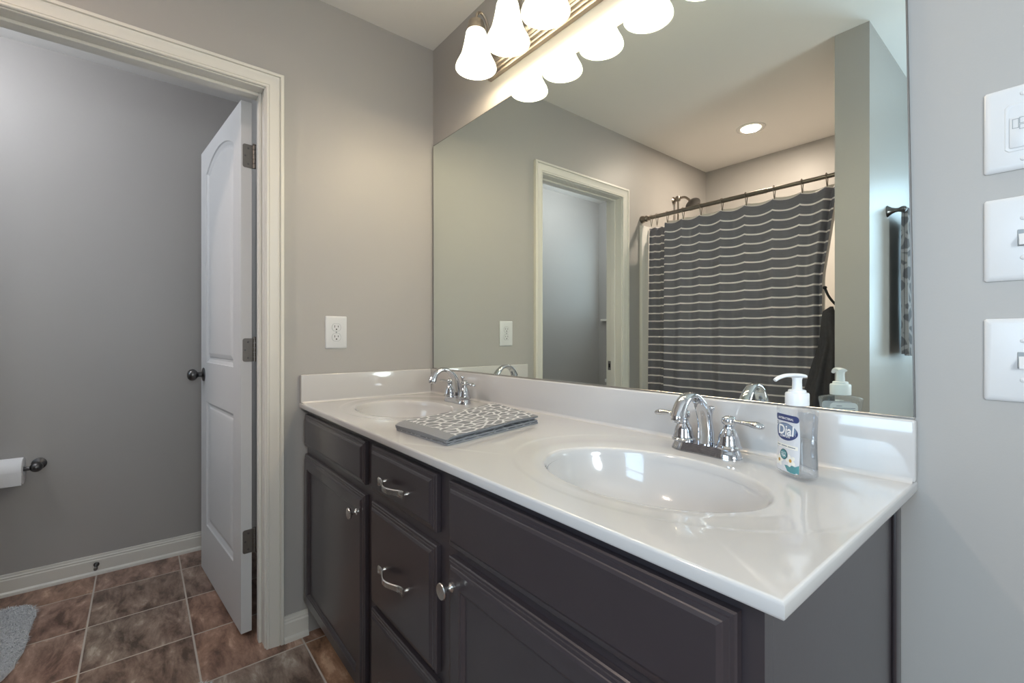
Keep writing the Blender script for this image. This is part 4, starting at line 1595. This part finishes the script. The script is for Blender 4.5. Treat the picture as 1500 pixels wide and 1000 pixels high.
rug('contour_bath_mat', superrect(-0.925, -0.335, -1.765, -1.372, 5, 72, 0.004), 26000, 'fluffy light grey bath mat on the toilet room floor', 'mat')
rug('bath_rug', superrect(0.055, 1.0, -1.40, -0.835, 7, 72, 0.004, 5), 24000, 'fluffy grey bath rug in front of the vanity', 'rug', rnd=4)

# ------------------------------------------------------------------ shower
ss = thing('shower_surround', (0.60, -2.0, 0), 'white moulded shower surround behind the striped curtain', 'shower')
bm = B()
box(bm, 0.0005, 0.024, -2.45, -1.585, 0.0, 1.885, 0.004, 2)
obj('side_wall_panel', bm, M['surround'], ss)
bm = B(); box(bm, 0.024, 1.174, -2.4695, -2.445, 0.0, 1.885, 0.004, 2)
obj('back_wall_panel', bm, M['surround'], ss)
bm = B(); box(bm, 1.174, 1.1975, -2.45, -1.585, 0.0, 1.885, 0.004, 2)
obj('side_wall_panel', bm, M['surround'], ss)
bm = B()
box(bm, 0.024, 1.174, -1.665, -1.585, 0.0005, 0.13, 0.015, 3)
box(bm, 0.024, 1.174, -2.445, -1.665, 0.0005, 0.03)
obj('shower_pan', bm, M['surround'], ss)

RY, RZ = -1.615, 1.931
cr = thing('shower_curtain_rod', (0.6, RY, RZ), 'brown metal shower curtain rod across the shower opening', 'curtain rod')
bm = B()
tube(bm, [(0.020, RY, RZ), (0.80, RY, RZ)], 0.0130, 20)
tube(bm, [(0.80, RY, RZ), (1.178, RY, RZ)], 0.0110, 20)
obj('rod', bm, M['rodm'], cr)
for x, s in ((0.0006, 1), (1.1974, -1)):
    bm = B()
    lathe(bm, [(0.024, 0.0), (0.025, 0.006), (0.022, 0.020), (0.0185, 0.026), (0.0185, 0.030), (0.021, 0.034), (0.021, 0.040), (0.0160, 0.046), (0.0160, 0.060), (0.014, 0.061)], axis_to((s, 0, 0), (x, RY, RZ)), 28)
    obj('rod_end_cap', bm, M['rodm'], cr)

RX = [0.072, 0.115, 0.192, 0.303, 0.420, 0.551, 0.688, 0.835, 0.969, 1.079]
ZT = 1.876
rgp = None
for i, x in enumerate(RX):
    if rgp is None:
        bm = B()
        pts = [(0, 0.0, -0.055)]
        for k in range(15):
            a = math.radians(-70 + 320 * k / 14)
            pts.append((0.002 * math.sin(k), -0.0185 * math.sin(a) * 0.9, 0.0165 * -math.cos(a) * -1 * -1 + 0.0))
        # simple loop: a long oval hook hanging over the rod
        pts = []
        for k in range(29):
            a = 2 * PI * k / 28
            yy = 0.0172 * math.sin(a)
            zz = 0.0172 * math.cos(a)
            if zz < 0:
                f_ = -zz / 0.0172
                zz = -0.060 * f_ ** 1.2
                yy *= (1 - 0.72 * f_)
            pts.append((0.004 * math.sin(a * 0.5), yy, zz))
        tube(bm, pts, 0.0022, 8, caps=False)
        bmesh.ops.translate(bm, verts=bm.verts, vec=(x, RY, RZ))
        rgp = obj('curtain_ring', bm, M['rodm'], None, origin=(x, RY, RZ))
        tag(rgp, 'x', 'curtain ring', 'curtain rings on the shower rod')
        o = rgp
    else:
        o = rgp.copy(); C.objects.link(o)
        o.location = (x, RY, RZ)
    o['label'] = 'thin metal curtain ring holding the striped curtain to the shower rod'


def curtain_mesh(bm, plan, zt, zb, sagk, vcount=70, dens=7, flare=0.0):
    """plan: list of (x, y) at the top; sag between ring positions; uv = (arc, length below top)"""
    P = spline([Vector((x, y, 0)) for x, y in plan], dens)
    uvl = bm.loops.layers.uv.new('uv')
    arc = [0]
    for a, b in zip(P, P[1:]):
        arc.append(arc[-1] + (b - a).length)

    def sag(x):
        for a, b in zip(RX, RX[1:]):
            if a <= x <= b:
                t = (x - a) / (b - a)
                return sagk * (b - a) / 0.13 * (4 * t * (1 - t)) ** 0.75
        return 0.0
    xm = 0.55
    grid = []
    for i, p in enumerate(P):
        col = []
        for j in range(vcount + 1):
            v = (zt - zb) * j / vcount
            fl = (v / (zt - zb)) ** 0.8
            rip = 0.012 * math.sin(p.x * 23 + 0.6) + 0.008 * math.sin(p.x * 47 + v * 0.6)
            y = p.y + rip * fl * 1.1
            x = p.x + flare * fl * (p.x - xm)
            if p.x < 0.2:
                x = p.x - 0.022 * fl * (p.x / 0.2) - 0.0 * fl
            if p.x > 0.9:
                x = p.x - 0.055 * min(1, v / 0.45) * (p.x - 0.9) / 0.2
            z = zt - v - sag(p.x) * (0.10 + 0.90 * math.exp(-v / 0.30))
            col.append(bm.verts.new((x, y, z)))
        grid.append(col)
    for i in range(len(P) - 1):
        for j in range(vcount):
            f_ = bm.faces.new((grid[i][j], grid[i + 1][j], grid[i + 1][j + 1], grid[i][j + 1]))
            h = (zt - zb) / vcount
            for l_, u in zip(f_.loops, ((arc[i], j * h), (arc[i + 1], j * h), (arc[i + 1], (j + 1) * h), (arc[i], (j + 1) * h))):
                l_[uvl].uv = u


def solid(o, th):
    md = o.modifiers.new('thickness', 'SOLIDIFY')
    md.thickness = th
    md.offset = 0


plan = [(0.034, -1.655), (0.046, -1.672), (0.075, -1.668), (0.100, -1.680), (0.128, -1.668), (0.158, -1.682), (0.176, -1.664), (0.1775, -1.630), (0.181, -1.606), (0.195, -1.600), (0.25, -1.606), (0.303, -1.598), (0.36, -1.610), (0.42, -1.600), (0.485, -1.612), (0.551, -1.600), (0.62, -1.614), (0.688, -1.600), (0.76, -1.612), (0.835, -1.600), (0.90, -1.612), (0.969, -1.600), (1.02, -1.608), (1.055, -1.596), (1.079, -1.592), (1.092, -1.606), (1.104, -1.628), (1.116, -1.612), (1.130, -1.600)]
bm = B()
curtain_mesh(bm, plan, ZT, 0.16, 0.014)
cu = obj('shower_curtain', bm, M['curtain'], None, origin=(0.6, -1.61, 0.16), weld=False, ang=75)
solid(cu, 0.0012)
tag(cu, 'grey shower curtain with thin white stripes, seen in the mirror', 'curtain')
bm = B()
plan2 = [(0.19, -1.634), (0.25, -1.640), (0.303, -1.632), (0.36, -1.642), (0.42, -1.634), (0.485, -1.642), (0.551, -1.634), (0.62, -1.642), (0.688, -1.634), (0.76, -1.642), (0.835, -1.634), (0.90, -1.642), (0.969, -1.634), (1.03, -1.640), (1.079, -1.634), (1.13, -1.646)]
curtain_mesh(bm, plan2, ZT + 0.016, 0.17, 0.010, 40)
li = obj('shower_liner', bm, M['liner'], None, origin=(0.6, -1.64, 0.17), weld=False, ang=75)
solid(li, 0.0008)
tag(li, 'thin white liner showing above the striped shower curtain', 'curtain liner')

sh = thing('shower_fixture', (0.0, -2.006, 2.134), 'round metal shower head on a curved arm above the curtain rod', 'shower head')
bm = B()
lathe(bm, [(0.026, 0.0005), (0.026, 0.004), (0.020, 0.008), (0.012, 0.013), (0.010, 0.016)], axis_to((1, 0, 0), (0.0, -2.006, 2.134)), 24)
tube(bm, spline([(0.012, -2.006, 2.134), (0.05, -2.006, 2.142), (0.09, -2.004, 2.138), (0.118, -2.002, 2.118), (0.135, -2.0, 2.098)], 6), 0.0085, 14)
lathe(bm, [(0.0, -0.02), (0.016, -0.016), (0.0195, 0.0), (0.016, 0.016), (0.0, 0.02)], T(0.035, -2.006, 2.140), 20)
obj('shower_arm', bm, M['rodm'], sh)
bm = B()
dv = Vector((0.62, 0.18, -0.76)).normalized()
lathe(bm, [(0.008, -0.012), (0.013, 0.0), (0.018, 0.008), (0.040, 0.020), (0.052, 0.027), (0.054, 0.034), (0.050, 0.037), (0.0, 0.037)], axis_to(dv, (0.138, -2.0, 2.094)), 32)
obj('spray_head', bm, M['pewter'], sh)
bm = B()
tube(bm, [(0.036, -2.006, 2.125), (0.037, -2.005, 2.05), (0.036, -2.004, 1.97)], 0.006, 12)
obj('diverter_rod', bm, M['rodm'], sh)

rc = thing('recessed_downlight', (0.574, -1.944, H - 0.004), 'lit round recessed light in the ceiling over the shower', 'light')
bm = B()
lathe(bm, [(0.084, H - 0.0006), (0.082, H - 0.005), (0.074, H - 0.008), (0.062, H - 0.006), (0.058, H - 0.0035)], T(0.574, -1.944, 0), 48, caps=False)
obj('trim_ring', bm, M['surround'], rc)
bm = B()
lathe(bm, [(0.0, H - 0.0030), (0.045, H - 0.0030), (0.060, H - 0.0022)], T(0.574, -1.944, 0), 40, caps=False)
obj('lens', bm, M['lens'], rc)
dg_ = area('downlight_glow', (0.574, -1.944, H - 0.0095), (0, 0, 0), 0.10, 0.10, 12.0, (1.0, 0.80, 0.68))
dg_.data.shape = 'DISK'

# robe hook and dark towel on the partition's shower side
hk = thing('robe_hook', (1.198, -1.47, 1.25), 'black double robe hook on the partition wall by the curtain', 'hook')
bm = B(); box(bm, 1.1915, 1.1976, -1.482, -1.458, 1.195, 1.300, 0.003, 2)
obj('hook_plate', bm, M['black'], hk)
bm = B()
tube(bm, spline([(1.1925, -1.47, 1.262), (1.172, -1.47, 1.272), (1.150, -1.47, 1.296), (1.130, -1.47, 1.328), (1.117, -1.47, 1.362)], 6), [0.0055] * 25, 12)
lathe(bm, [(0.0, -0.009), (0.007, -0.006), (0.0095, 0.0), (0.007, 0.006), (0.0, 0.009)], T(1.116, -1.47, 1.366), 18)
obj('upper_prong', bm, M['black'], hk)
bm = B()
tube(bm, spline([(1.1925, -1.47, 1.235), (1.165, -1.47, 1.228), (1.140, -1.47, 1.236), (1.128, -1.47, 1.256)], 6), [0.005] * 19, 12)
lathe(bm, [(0.0, -0.007), (0.006, -0.004), (0.007, 0.0), (0.006, 0.004), (0.0, 0.007)], T(1.1275, -1.47, 1.259), 16)
obj('lower_prong', bm, M['black'], hk)

bm = B()
rings = []
NT = 72
for j in range(40):
    t = j / 39
    z = 1.276 - 0.86 * t
    wx = 0.018 + 0.052 * min(1, t * 1.9) ** 0.8 + 0.012 * t
    wy = 0.022 + 0.085 * min(1, t * 1.7) ** 0.8
    if j == 0:
        wx, wy = 0.006, 0.008
    cxx = 1.1895 - wx - (0.040 * (1 - min(1, t * 5)))
    ring = []
    for k in range(NT):
        a = 2 * PI * k / NT
        fold = 1 + (0.10 * math.sin(a * 7 + 1.3 + t * 0.8) + 0.06 * math.sin(a * 12 + t * 1.5)) * min(1, t * 3)
        x = cxx + wx * fold * math.cos(a) * 1.02
        y = -1.47 + wy * fold * math.sin(a)
        ring.append((min(x, 1.1905), y, z + 0.004 * math.sin(3 * a) * t))
    rings.append(ring)
loft(bm, rings)
dt = obj('bath_towel', bm, M['charcoal'], None, origin=(1.11, -1.47, 0.42), ang=80)
tag(dt, 'charcoal towel hanging from the black robe hook by the shower', 'towel')

# towel bar with the patterned towel on the partition's lit side
TBX, TBY, TBZ = 1.378, -1.600, 1.703
tb = thing('towel_bar', (1.321, TBY - 0.25, TBZ), 'brushed metal towel bar on the lit side of the partition wall', 'towel bar')
for yy in (TBY, TBY - 0.50):
    bm = B()
    lathe(bm, [(0.026, 0.0004), (0.0255, 0.003), (0.021, 0.008), (0.014, 0.018), (0.0095, 0.030), (0.0085, 0.040), (0.0105, 0.045), (0.0130, 0.051), (0.0135, 0.058), (0.0115, 0.065), (0.006, 0.069), (0.0, 0.0695)], axis_to((1, 0, 0), (1.321, yy, TBZ)), 28)
    obj('bar_bracket', bm, M['pewter'], tb)
bm = B(); tube(bm, [(TBX, TBY + 0.004, TBZ), (TBX, TBY - 0.504, TBZ)], 0.0078, 16)
obj('bar', bm, M['pewter'], tb)
bm = B()
rows = []
NY = 16
for j in range(NY + 1):
    y = TBY - 0.020 - 0.34 * j / NY
    e = 1 - 0.35 * max(0, 1 - j / 1.5)         # the folded edge is a little thinner
    ring = []
    for k in range(21):
        z = 1.058 + (TBZ - 1.058) * k / 20
        ring.append((TBX - (0.0155 + 0.004 * (1 - k / 20) + 0.0020 * math.sin(z * 9 + j * 0.7)) * e, y, z))
    for k in range(1, 8):
        a = PI - PI * k / 8
        ring.append((TBX + 0.0155 * math.cos(a) * e, y, TBZ + 0.0155 * math.sin(a)))
    for k in range(21):
        z = TBZ - (TBZ - 1.050) * k / 20
        ring.append((TBX + (0.0155 + 0.009 * k / 20 + 0.0025 * math.sin(z * 8 + j * 0.6)) * e, y, z))
    ring.append((TBX + 0.0008, y, 1.051))
    ring.append((TBX + 0.0008, y, TBZ - 0.012))
    for k in range(9):
        a = -PI / 2 + 0.25 + (2 * PI - 0.5) * k / 8
        ring.append((TBX + 0.0088 * math.cos(a), y, TBZ + 0.0088 * math.sin(a)))
    ring.append((TBX - 0.0008, y, TBZ - 0.012))
    ring.append((TBX - 0.0008, y, 1.057))
    rows.append(ring)
loft(bm, rows)
ht = obj('hand_towel', bm, M['trellis_hang'], None, origin=(TBX, TBY - 0.18, 1.05), ang=70)
tag(ht, 'grey patterned towel hanging on the bar, seen at the mirror edge', 'towel')
